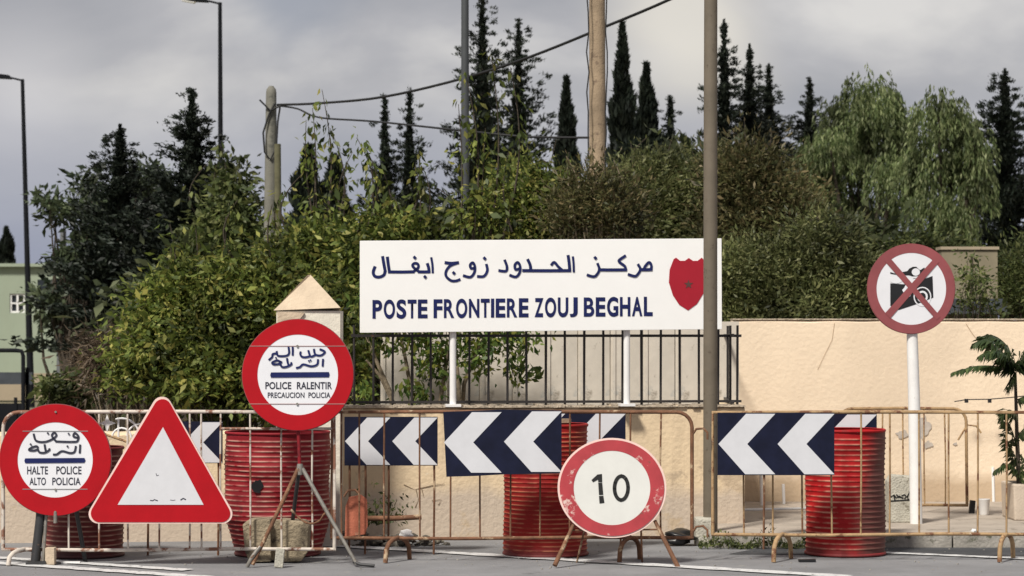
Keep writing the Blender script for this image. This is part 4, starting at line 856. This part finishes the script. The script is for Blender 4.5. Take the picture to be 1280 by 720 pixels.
def bush(name, label, cat, Y, blobs, m, n_cl, per, leaf, group=None, sig=.12, droop=.3, depth=1.0, trunk_r=.04, bark=m_bark, shoots=0, tall=(), aspect=.42, filler=True):
    """blobs in pixels: (cx, cy, rx, ry). Leaves sit in clumps spread over the blobs' volume; limbs run from the base to the clumps"""
    k = Y / F; bl = [(P(a, b, Y), c * k, d * k) for a, b, c, d in blobs]
    gxm = sum(b[0].x * b[1] for b in bl) / sum(b[1] for b in bl); r_ = empty(name, (gxm, Y, 0), 0, label, cat, group)
    org = np.array([gxm, Y, 0]); area = np.array([b[1] * b[2] for b in bl]); pr = area / area.sum(); cl = []
    for i in range(n_cl):
        b = bl[rng.choice(len(bl), p=pr)]; d = rng.normal(size=3); d /= np.linalg.norm(d); q = rng.random() ** .38 * (1 + .16 * rng.normal()); q = min(q, 1.22)
        dy = min(b[1], 1.3) * depth
        p = np.array([b[0].x + d[0] * b[1] * q, Y + d[1] * dy * q, b[0].z + d[2] * b[2] * q]); 
        if p[2] > .05: cl.append(p - org)
    cl = np.array(cl); lf = []; dd = []
    szs = rng.uniform(.5, 1.5, len(cl))
    cnt = np.maximum(4, (per * szs).astype(int)); idx = np.repeat(np.arange(len(cl)), cnt)
    off = rng.normal(size=(len(idx), 3)) * (sig * np.sqrt(szs[idx]))[:, None] * np.array([1, 1, .8]); C_ = cl[idx] + off
    D_ = unit(off + rng.normal(size=off.shape) * sig * .8 + np.array([0, 0, -droop * sig]))
    ln = leaf * np.clip(rng.lognormal(-.08, .38, len(idx)), .35, 2.0)
    if shoots or tall:
        sC, sD, sl_ = [], [], []; tmb = MB()
        for (a_, b0_, b1_) in tall:
            p0_ = np.array(P(a_, b0_, Y)) - org; p1_ = np.array(P(a_ + rng.normal() * 8, b1_, Y)) - org; bow = rng.normal() * .10; st_ = []
            nn_ = int(abs(b0_ - b1_) / 6.5)
            for t in np.linspace(0, 1, nn_):
                p = p0_ * (1 - t) + p1_ * t + np.array([bow * math.sin(3.1 * t), 0, 0]); st_.append(tuple(p))
                if rng.random() < .3: continue
                for _ in range(rng.integers(2, 6)):
                    o_ = rng.normal(size=3) * leaf * (1.15 - .5 * t); sC.append(p + o_ - np.array([0, 0, leaf * .4])); sD.append(o_ * .6 + np.array([0, 0, -.9 * leaf])); sl_.append(leaf * rng.uniform(.8, 1.5))
            tmb.tube(st_, [.014 * (1 - .8 * i_ / len(st_)) for i_ in range(len(st_))], 4, cap=False)
        if tall: tmb.build('shoots', bark, r_, kind='stuff')
        for i in range(shoots):
            b = bl[rng.choice(len(bl), p=pr)]; a = rng.uniform(-.9, .9); base = np.array([b[0].x + a * b[1] * .8, Y + rng.uniform(-.3, .3), b[0].z + b[2] * math.sqrt(max(0, 1 - a * a)) * .85]) - org
            H_ = rng.uniform(.25, .75) * min(1.2, b[2]); lean = rng.normal() * .25
            for t in np.linspace(0, 1, int(H_ / leaf * 3.2) + 3):
                p = base + np.array([lean * t * H_ + .12 * math.sin(t * 3), 0, t * H_]); o_ = rng.normal(size=3) * leaf * .55; sC.append(p + o_); sD.append(o_ + np.array([0, 0, -.4 * leaf])); sl_.append(leaf * rng.uniform(.8, 1.4))
        C_ = np.vstack([C_, sC]); D_ = np.vstack([D_, unit(np.array(sD))]); ln = np.concatenate([ln, sl_])
    keep = C_[:, 2] > .03; C_, D_, ln = C_[keep], D_[keep], ln[keep]
    cr_ = leaf_obj('crown', C_, D_, ln, ln * aspect * rng.uniform(.8, 1.2, len(ln)), m, r_)
    mb = MB(); nb = min(34, len(cl)); base = Vector((0, 0, 0))
    for j in rng.choice(len(cl), nb, replace=False):
        e_ = Vector(cl[j]); b0 = base + Vector((e_.x * .35 + rng.normal() * .1, rng.normal() * .1, 0)); m_ = b0.lerp(e_, .5) + Vector((rng.normal() * .12, rng.normal() * .1, .12)); mb.tube([b0, b0.lerp(m_, .5), m_, e_], [trunk_r, trunk_r * .8, trunk_r * .5, trunk_r * .15], 5, cap=False)
    mb.build('trunk', bark, r_); return r_

def conifer(px, pyt, wpx, Y, label, group='dark conifers behind the border post', style='spruce', pyb=380, dens=1.0, seed=0, m=None):
    g_ = np.random.default_rng(seed + int(px)); k = Y / F; top = P(px, pyt, Y).z; H_ = top; Rr = wpx * k / 2; zb = max(.4, P(px, pyb, Y).z)
    r_ = empty('conifer', (P(px, 0, Y).x, Y, 0), 0, label, 'conifer', group)
    MB().tube([(0, 0, 0), (.03, 0, H_ * .5), (0, 0, H_ * .97)], [.16, .1, .015], 7).build('trunk', m_bark, r_)
    C_, D_, ln = [], [], []
    hh = H_ - zb
    if style == 'column':
        n = int(6500 * dens); t = g_.random(n) ** .85; z = zb + t * hh; a = g_.random(n) * 6.283; rad = Rr * np.minimum(1, (1 - t) * 2.6) ** .9 * (1 - .25 * t) * (1 + .26 * np.sin(z * 7 + 2 + 2 * np.sin(a + seed)) + .2 * np.sin(z * 19 + 3 * a)) * (.72 + .28 * np.minimum(1, (1 - t) * 1.6)); q = g_.random(n) ** .35
        C_ = np.stack([rad * q * np.cos(a), rad * q * np.sin(a), z], 1); D_ = unit(np.stack([np.cos(a) * .35, np.sin(a) * .35, np.ones(n)], 1) + g_.normal(size=(n, 3)) * .22); ln = g_.uniform(.14, .34, n); asp = .26
        # ragged tips
    else:
        sp_ = style == 'spruce'; z = zb; lst_c, lst_d, lst_l = [], [], []; step = .30 if sp_ else .34; Rr *= 1.55
        while z < H_ - .05:
            t = (z - zb) / hh; prof = (1 - t) ** (.8 if sp_ else .75); nb = int((9 if sp_ else 7) * (1 + .6 * (1 - t)) * dens) + 2; a0 = g_.random() * 6.283
            for b in range(nb):
                a = a0 + b * 6.283 / nb + g_.normal() * .3; L_ = Rr * (prof * (g_.choice([.55, .8, 1.0, 1.25]) if sp_ else g_.choice([.4, .6, .8, 1.15])) + .03); up_ = (g_.normal() * .10 - .08 + .25 * t) if sp_ else (.35 + .5 * t + g_.normal() * .15)
                zj = g_.normal() * .13 * (1 - .6 * t)
                # each limb carries a few tufts, thicker towards its end, with gaps between
                for u in np.arange(.25, 1.01, .16 / max(L_, .2)):
                    nt_ = int(27 * dens * g_.uniform(.5, 1.3)); sg = (.035 + .05 * u * min(1, L_)) * (1 - .4 * t) ; cz_ = z + zj + up_ * L_ * u + (.22 if sp_ else .15) * L_ * u * u; c_ = np.array([L_ * u * math.cos(a), L_ * u * math.sin(a), cz_])
                    lst_c.append(c_ + g_.normal(size=(nt_, 3)) * sg * np.array([1.2, 1.2, .6])); lst_d.append(np.tile([math.cos(a), math.sin(a), up_ + .35], (nt_, 1)) + g_.normal(size=(nt_, 3)) * .5); lst_l.append(g_.uniform(.08, .18, nt_) * (1 - .6 * t))
            z += step * (1 - .5 * t) * g_.uniform(.5, 1.5)
        ni = int((4200 if sp_ else 3200) * dens); t = g_.random(ni) ** 1.3; a = g_.random(ni) * 6.283; rad = Rr * (.45 if sp_ else .34) * (1 - t) ** 1.15 * np.sqrt(g_.random(ni)) + .012
        lst_c.append(np.stack([rad * np.cos(a), rad * np.sin(a), zb + t * hh], 1)); lst_d.append(np.stack([np.cos(a), np.sin(a), np.ones(ni) * 1.6], 1) + g_.normal(size=(ni, 3)) * .4); lst_l.append(g_.uniform(.1, .22, ni) * (1 - .62 * t))
        C_ = np.vstack(lst_c); D_ = unit(np.vstack(lst_d)); ln = np.concatenate(lst_l); asp = .36
    leaf_obj('crown', C_, D_, ln, ln * asp, m or L_conifer, r_); return r_
conifer(603, -8, 84, 46, 'tallest thin conifer just right of the grey post', style='open', pyb=300, seed=1, dens=1.1)
conifer(648, 26, 84, 50, 'tall ragged conifer right of the tallest one', style='open', pyb=300, seed=2, dens=1.0)
conifer(240, 112, 130, 36, 'broad layered conifer beside the taller street lamp', style='spruce', pyb=400, seed=3, dens=1.25)
conifer(150, 156, 124, 37, 'dark conifer at the left with a short pointed tip', style='spruce', pyb=430, seed=4, dens=1.3)
conifer(385, 188, 50, 40, 'low dark conifer just right of the concrete utility pole', style='column', pyb=330, seed=5)
conifer(418, 200, 40, 41, 'lowest dark conifer behind the yellow green bushes', style='column', pyb=330, seed=6)
conifer(481, 119, 46, 46, 'dark conifer left of a similar one, under the lower wire', style='open', pyb=320, seed=7, dens=1.1)
conifer(512, 113, 56, 48, 'dark conifer with spaced branches, right of its close neighbour', style='open', pyb=320, seed=8)
conifer(708, 100, 30, 50, 'smooth rounded column shaped cypress left of the wooden pole', style='column', pyb=300, seed=9)
conifer(778, 33, 36, 48, 'tall narrow cypress right of the wooden pole', style='column', pyb=300, seed=10, dens=1.2)
conifer(808, 83, 44, 50, 'shorter ragged cypress between the narrow one and the brown pole', style='column', pyb=300, seed=11)
conifer(838, 122, 60, 50, 'lowest rounded cypress left of the brown pole', style='spruce', pyb=300, seed=12)
conifer(905, 24, 56, 49, 'tall spiky conifer just right of the brown pole', style='open', pyb=300, seed=13, dens=1.4)
conifer(937, 55, 66, 50, 'dark conifer with the taller of two joined tips', style='spruce', pyb=300, seed=14, dens=1.2)
conifer(961, 80, 70, 51, 'dark conifer with the lower of two joined tips', style='spruce', pyb=300, seed=15, dens=1.2)
conifer(1012, 100, 74, 52, 'small spiky conifer left of the willows', style='spruce', pyb=300, seed=16)
conifer(1256, 86, 118, 45, 'large dark conifer at the right edge beyond the willows', style='open', pyb=390, seed=17, dens=1.6)
conifer(8, 287, 20, 75, 'tiny dark cypress above the roof of the green building', style='column', pyb=335, seed=18, dens=.5)

def willow(px, Y, blobs, label, seed):
    g_ = np.random.default_rng(seed); k = Y / F; X_ = P(px, 0, Y).x; r_ = empty('willow', (X_, Y, 0), 0, label, 'willow tree', 'weeping willows at the right'); C_, D_, ln = [], [], []; mb = MB()
    Ht = max(P(0, c[1], Y).z for c in blobs); mb.tube([(0, 0, 0), (.1, 0, Ht * .35), (.05, 0, Ht * .6)], [.24, .19, .12], 8)
    for (cx_, cy_, rx_, ry_) in blobs:
        c = P(cx_, cy_, Y); rx_ *= k; ry_ *= k; yy = g_.uniform(-.9, .5); c = np.array([c.x - X_, yy, c.z])
        mb.tube([Vector((.05, 0, Ht * .45)), Vector((c[0] * .6, yy * .6, c[2] * .75)), Vector(c) + Vector((0, 0, ry_ * .5))], [.08, .05, .015], 5)
        for s_ in range(int(270 * rx_ * ry_ / .45)):
            a = g_.random() * 6.283; q = g_.random() ** .45; x_ = rx_ * q * math.cos(a); y_ = rx_ * .8 * q * math.sin(a); zt_ = ry_ * math.sqrt(max(0, 1 - (q * .98) ** 2)) * g_.uniform(.8, 1.15) + g_.normal() * .10
            L_ = g_.uniform(.35, 1.0) * ry_ * 1.25; n = int(L_ / .024) + 3; t = np.linspace(0, 1, n); ox_ = .16 * math.cos(a) * np.sqrt(t) * q; oy_ = .16 * math.sin(a) * np.sqrt(t) * q
            jj = g_.normal(size=(n, 3)) * .024; C_.append(np.stack([c[0] + x_ + ox_ + .02 * np.sin(t * 6 + a), c[1] + y_ + oy_, c[2] + zt_ + .07 * np.sin(np.minimum(t * 9, 3.14)) - L_ * t], 1) + jj)
            D_.append(np.stack([g_.normal(size=n) * .3 + .25 * math.cos(a), g_.normal(size=n) * .3, -np.ones(n)], 1)); ln.append(g_.uniform(.06, .13, n))
    mb.build('trunk', m_bark, r_); C_ = np.vstack(C_); keep = C_[:, 2] > .3; ln = np.concatenate(ln)[keep]; leaf_obj('crown', C_[keep], unit(np.vstack(D_))[keep], ln, ln * .28, L_willow, r_)
willow(1078, 40, [(1088, 145, 40, 42), (1062, 168, 34, 34), (1112, 175, 30, 40), (1036, 205, 28, 32), (1075, 215, 34, 36), (1110, 235, 28, 36), (1028, 250, 24, 34), (1060, 270, 28, 34), (1095, 285, 26, 30), (1042, 295, 22, 24), (1015, 215, 20, 34), (1128, 205, 20, 44), (1080, 310, 30, 24), (1125, 280, 18, 30)], 'left and taller of the two pale green weeping willows', 21)
willow(1182, 38, [(1168, 165, 34, 38), (1195, 172, 28, 34), (1212, 200, 20, 36), (1160, 215, 26, 36), (1190, 230, 28, 38), (1215, 250, 16, 34), (1155, 270, 22, 32), (1180, 285, 26, 30), (1208, 290, 18, 28), (1140, 235, 16, 40), (1225, 225, 12, 44), (1160, 310, 22, 22), (1195, 315, 22, 20)], 'right of the two pale green weeping willows', 22)

# far trees: broadleaf mass, dark backs
bush('broadleaf_tree', 'pale leaved tree reaching out to the left above the green building', 'tree', 38, [(78, 262, 28, 20), (110, 232, 20, 22), (60, 250, 12, 9), (182, 222, 26, 18), (62, 380, 22, 24), (100, 320, 24, 40), (118, 265, 24, 22)], L_euca, 105, 34, .13, sig=.12, trunk_r=.05)
bush('broadleaf_tree', 'dark dense tree below the two left conifers', 'tree', 43, [(150, 350, 56, 60), (215, 345, 58, 60), (120, 395, 50, 50), (275, 320, 32, 36), (185, 270, 30, 30)], L_dark, 380, 60, .17, sig=.18, trunk_r=.06)
bush('broadleaf_tree', 'leafy tree with a narrow top beside the taller street lamp', 'tree', 34, [(290, 250, 20, 40), (300, 300, 36, 36), (262, 310, 26, 32)], L_mid, 170, 46, 0.11, sig=0.17, tall=[(285, 290, 180), (272, 290, 205), (300, 290, 215), (312, 300, 235), (265, 290, 200)])
bush('yellow_green_bush', 'largest yellow green bush filling the space left of the tripod sign', 'bush', 25, [(250, 410, 80, 75), (325, 370, 70, 60), (190, 450, 50, 55), (300, 470, 100, 60), (400, 430, 70, 80), (225, 350, 24, 30)], L_yellow, 640, 62, 0.078, sig=0.125, trunk_r=.025, tall=[(215, 380, 280), (240, 360, 285), (275, 340, 270), (305, 340, 250), (180, 420, 350), (200, 400, 310), (340, 330, 255)])
bush('yellow_green_bush', 'tall yellow green bush with upright shoots behind the concrete pole', 'bush', 27, [(385, 320, 46, 36), (410, 350, 50, 40), (430, 310, 26, 30)], L_yellow, 200, 50, 0.085, sig=0.13, trunk_r=.025, tall=[(405, 300, 112), (398, 300, 150), (385, 310, 135), (412, 300, 160), (372, 310, 205), (425, 300, 215), (393, 310, 190), (440, 300, 190), (360, 310, 240), (404, 300, 230)])
bush('yellow_green_bush', 'yellow green bush with drooping shoots above the left end of the white board', 'bush', 26, [(490, 300, 46, 40), (460, 340, 50, 50), (535, 320, 30, 40), (505, 350, 50, 50)], L_yellow, 250, 56, 0.085, sig=0.13, trunk_r=.025, tall=[(447, 290, 172), (456, 290, 180), (470, 290, 200), (490, 290, 215), (510, 280, 205), (530, 290, 215), (545, 290, 235), (480, 290, 240), (525, 290, 190)])
bush('dry_bush', 'dry brown bush with bare twigs right of the green building', 'bush', 27, [(140, 455, 36, 44), (120, 440, 20, 26), (165, 485, 26, 34)], L_dry, 240, 26, .10, sig=.12, aspect=.14, trunk_r=.02, bark=m_barkpale)
bush('low_bush', 'small dark bush at the foot of the utility pole', 'bush', 30, [(100, 490, 22, 22), (65, 485, 14, 12)], L_mid, 60, 26, .10, sig=.09)
bush('leafy_sapling', 'sparse pale sapling with thin shoots around the grey metal post', 'sapling', 25.6, [(600, 270, 30, 26)], L_yellow, 26, 26, .085, sig=.12, trunk_r=.02, tall=[(590, 300, 90), (612, 300, 70), (628, 300, 84), (575, 300, 130), (600, 290, 160), (585, 290, 185), (640, 290, 190)])
bush('olive_bush', 'bush of yellow green and olive leaves above the middle of the white board', 'bush', 29, [(655, 250, 42, 45), (625, 290, 40, 34), (690, 275, 36, 42)], L_yellow, 330, 60, 0.075, sig=0.14, tall=[(660, 260, 180), (680, 260, 175), (640, 260, 200), (700, 270, 190)], aspect=0.38)
bush('reddish_bush', 'thin reddish brown bush around the wooden pole', 'bush', 25.4, [(740, 245, 30, 36), (715, 265, 24, 30), (775, 260, 30, 28)], L_reddish, 200, 40, 0.065, sig=0.14, aspect=0.26, bark=m_barkpale, tall=[(722, 260, 195), (765, 260, 200), (708, 270, 205), (735, 250, 190)], droop=-0.6)
bush('olive_bush', 'broad olive green bush between the wooden and brown poles', 'bush', 31, [(800, 250, 56, 48), (850, 235, 42, 42), (780, 290, 70, 44), (860, 290, 50, 50)], L_olive, 620, 70, 0.075, sig=0.15, tall=[(790, 230, 178), (815, 230, 172), (840, 230, 170), (860, 220, 180), (770, 240, 195)], aspect=0.3, droop=-0.5)
bush('olive_bush', 'olive bush with brown tips just right of the brown pole', 'bush', 30, [(930, 220, 36, 40), (960, 260, 50, 50), (920, 300, 40, 50)], L_reddish, 480, 70, 0.075, sig=0.17, tall=[(915, 210, 158), (935, 200, 150), (950, 210, 165), (972, 230, 175)], aspect=0.28, droop=-0.6)
bush('olive_bush', 'dark hedge like bush between the white board and the no photography sign', 'bush', 26, [(960, 350, 64, 52), (1030, 335, 54, 60), (1000, 390, 90, 34), (1080, 375, 40, 40), (920, 370, 34, 44)], L_olive, 760, 75, 0.062, sig=0.13, aspect=0.32, droop=-0.3)
bush('dark_bush', 'dark bush under the willows behind the no photography sign', 'bush', 33, [(1075, 325, 50, 28), (1160, 325, 46, 24), (1130, 345, 66, 26), (1000, 275, 24, 36)], L_mid, 420, 70, 0.08, sig=0.15, aspect=0.32)
bush('dark_bush', 'mid green bush at the right edge behind the tall wall', 'bush', 29, [(1266, 355, 32, 40), (1300, 350, 36, 60)], L_mid, 300, 60, 0.055, sig=0.13, aspect=0.26, droop=-0.8)
bush('dark_backing_bush', 'dark mass of foliage behind the white board', 'bush', 33, [(560, 350, 110, 75), (700, 360, 120, 75), (820, 360, 110, 75), (400, 410, 140, 80), (940, 320, 80, 75), (250, 420, 100, 80), (1080, 340, 90, 60), (860, 250, 60, 50)], L_back, 900, 60, .17, sig=.24, depth=.6)
bush('climbing_bush', 'sparse leafy twigs in front of the small beige building', 'bush', 25, [(1215, 350, 30, 30), (1195, 380, 26, 16), (1240, 385, 20, 14)], L_mid, 34, 30, .06, sig=.09, trunk_r=.015)
# shrub between the railings and the sheet screen
def shrub_near():
    Y = 19.95; r_ = empty('railing_shrub', (P(520, 0, Y).x, Y, 0), 0, 'leafy shrub with bent stems behind the black railings under the white board', 'shrub'); ox = r_.location.x
    mb = MB(); stems = [[(497, 560), (488, 490), (466, 440), (450, 400)], [(512, 560), (516, 500), (505, 440), (496, 405)], [(540, 560), (552, 490), (560, 440), (575, 405)], [(500, 560), (492, 505), (475, 470), (458, 450)], [(575, 560), (580, 480), (600, 430), (625, 400)], [(590, 560), (575, 500), (570, 440), (560, 410)]]
    for s_ in stems: mb.tube([P(a, b, Y) - Vector((ox, Y, 0)) + Vector((0, random.uniform(-.08, .08), 0)) for a, b in s_], [.025, .02, .016, .010], 6)
    mb.build('trunk', m_barkpale, r_); n = 2600; cc = [(470, 425, 22, 18), (520, 425, 30, 22), (545, 455, 25, 30), (520, 490, 20, 14), (590, 430, 35, 22), (640, 425, 30, 18), (645, 462, 12, 22), (668, 468, 9, 8), (455, 490, 14, 16), (600, 455, 20, 18), (500, 380, 60, 24), (600, 390, 60, 24)]
    ar = np.array([c[2] * c[3] for c in cc], float); ch_ = rng.choice(len(cc), n, p=ar / ar.sum()); q = np.array(cc)[ch_]; pxs = q[:, 0] + rng.normal(size=n) * q[:, 2] * .55; pys = q[:, 1] + rng.normal(size=n) * q[:, 3] * .55; ys = Y + rng.uniform(-.2, .14, n)
    C_ = np.stack([(pxs - 640) * Y / F - ox, ys - Y, CH - (pys - HZ) * Y / F], 1); D_ = unit(rng.normal(size=(n, 3)) * .7 + np.array([0, -.1, -.6])); ln = rng.uniform(.05, .10, n); leaf_obj('crown', C_, D_, ln, ln * .42, L_shrub, r_)
shrub_near()
# palm like plant in the planter
pp = empty('potted_palm', (P(1270, 0, 19.75).x, 19.75, .4), 0, 'young palm with feathery fronds growing in the beige planter', 'palm'); px0 = pp.location.x
fp = Frame(1270, 19.75, 0, .4)
MB().tube([fl(fp, 1274, 612), fl(fp, 1271, 540), fl(fp, 1269, 465)], [.022, .016, .012], 8).build('trunk', m_bark, pp)
def frond(pts_, yd, dlen):
    dlen *= 1.3
    q = [Vector(fl(fp, a, b, yd * i / (len(pts_) - 1))) for i, (a, b) in enumerate(pts_)]; r = []
    for i in range(len(q) - 1):
        p0, p1, p2, p3 = q[max(i - 1, 0)], q[i], q[i + 1], q[min(i + 2, len(q) - 1)]
        for t in (0, .2, .4, .6, .8): r.append(.5 * ((2 * p1) + (p2 - p0) * t + (2 * p0 - 5 * p1 + 4 * p2 - p3) * t * t + (3 * p1 - p0 - 3 * p2 + p3) * t ** 3))
    r.append(q[-1]); mb = MB(); mb.tube(r, [.006 * (1 - .7 * i / len(r)) for i in range(len(r))], 5, cap=False); n = len(r)
    for i in range(1, n):
        for s_ in (-1, 1):
            for sub in (0, .33, .66):
                b = r[i - 1].lerp(r[i], sub); t = i / n; L_ = dlen * (math.sin(math.pi * min(1, .25 + .75 * t)) ** .7 + .2); d = (r[i] - r[i - 1]).normalized()
                e_ = b + (d * .5 + Vector((0, s_ * .65, -.55 + .15 * (s_ > 0))) + Vector((random.uniform(-.22, .22), random.uniform(-.2, .2), random.uniform(-.25, .2)))).normalized() * L_; mid = b.lerp(e_, .45) + Vector((0, 0, .02)); w_ = d * .016
                mb.add([b, mid + w_, e_, mid - w_], [(0, 1, 2, 3)])
    mb.build('frond', L_palm, pp, recalc=False)
frond([(1268, 463), (1245, 458), (1215, 458), (1186, 467)], -.15, .085)
frond([(1268, 460), (1252, 440), (1235, 424), (1217, 430)], -.05, .13)
frond([(1268, 460), (1262, 435), (1246, 420), (1230, 422)], .15, .12)
frond([(1268, 460), (1285, 445), (1305, 448), (1320, 465)], -.1, .12)
frond([(1269, 462), (1290, 458), (1310, 475), (1318, 500)], .1, .12)
frond([(1268, 465), (1262, 475), (1254, 485)], -.2, .09)
frond([(1269, 462), (1258, 446), (1238, 438), (1218, 446)], -.25, .11)
frond([(1269, 464), (1278, 440), (1292, 428)], -.15, .12)
frond([(1271, 520), (1258, 512), (1245, 522)], -.2, .10)
frond([(1272, 545), (1285, 530), (1300, 540)], -.2, .11)
frond([(1271, 500), (1285, 495), (1300, 505)], -.1, .09)
frond([(1272, 560), (1262, 535), (1250, 518)], -.1, .09)
frond([(1272, 590), (1258, 580), (1240, 590)], -.1, .07)
frond([(1272, 580), (1262, 560), (1253, 545)], -.12, .09)
frond([(1272, 600), (1280, 570), (1292, 555)], -.1, .09)
# weeds along the kerb and litter
n = 900; C_ = np.stack([rng.uniform(1.42, 2.35, n), rng.uniform(18.15, 18.27, n), np.abs(rng.normal(size=n)) * .035 + .012], 1); C_[:, 2] *= .4 + 1.3 * np.clip(np.sin(C_[:, 0] * 17) * .5 + .5, 0, 1)
o = leaf_obj('weeds', C_, unit(rng.normal(size=(n, 3)) * .7 + np.array([0, 0, .8])), rng.uniform(.02, .055, n), rng.uniform(.008, .018, n), L_mid, None, 'stuff'); tag(o, 'low weeds growing along the kerb right of the brown pole', 'weeds')
n = 260; C_ = np.stack([P(490, 0, 18.6).x + rng.normal(size=n) * .12 - .1, rng.uniform(18.5, 18.75, n), np.abs(rng.normal(size=n)) * .12 + .15], 1)
o = leaf_obj('weeds', C_, unit(rng.normal(size=(n, 3)) + np.array([0, 0, .5])), rng.uniform(.03, .06, n), .018, L_mid, None, 'stuff'); tag(o, 'sparse dark weed against the foot of the low wall', 'weeds')
rb = MB(); rr = random.Random(15)
for i in range(260):
    x_ = rr.uniform(-4.5, 5); y_ = rr.uniform(16.3, 18.6) ; s_ = rr.uniform(.003, .009); rb.box((x_, y_, s_ * .3), (s_ * 1.5, s_, s_ * .8), rr.uniform(0, 3))
tag(rb.build('gravel', m_kerb), 'scattered small stones on the asphalt', 'gravel', kind='stuff')
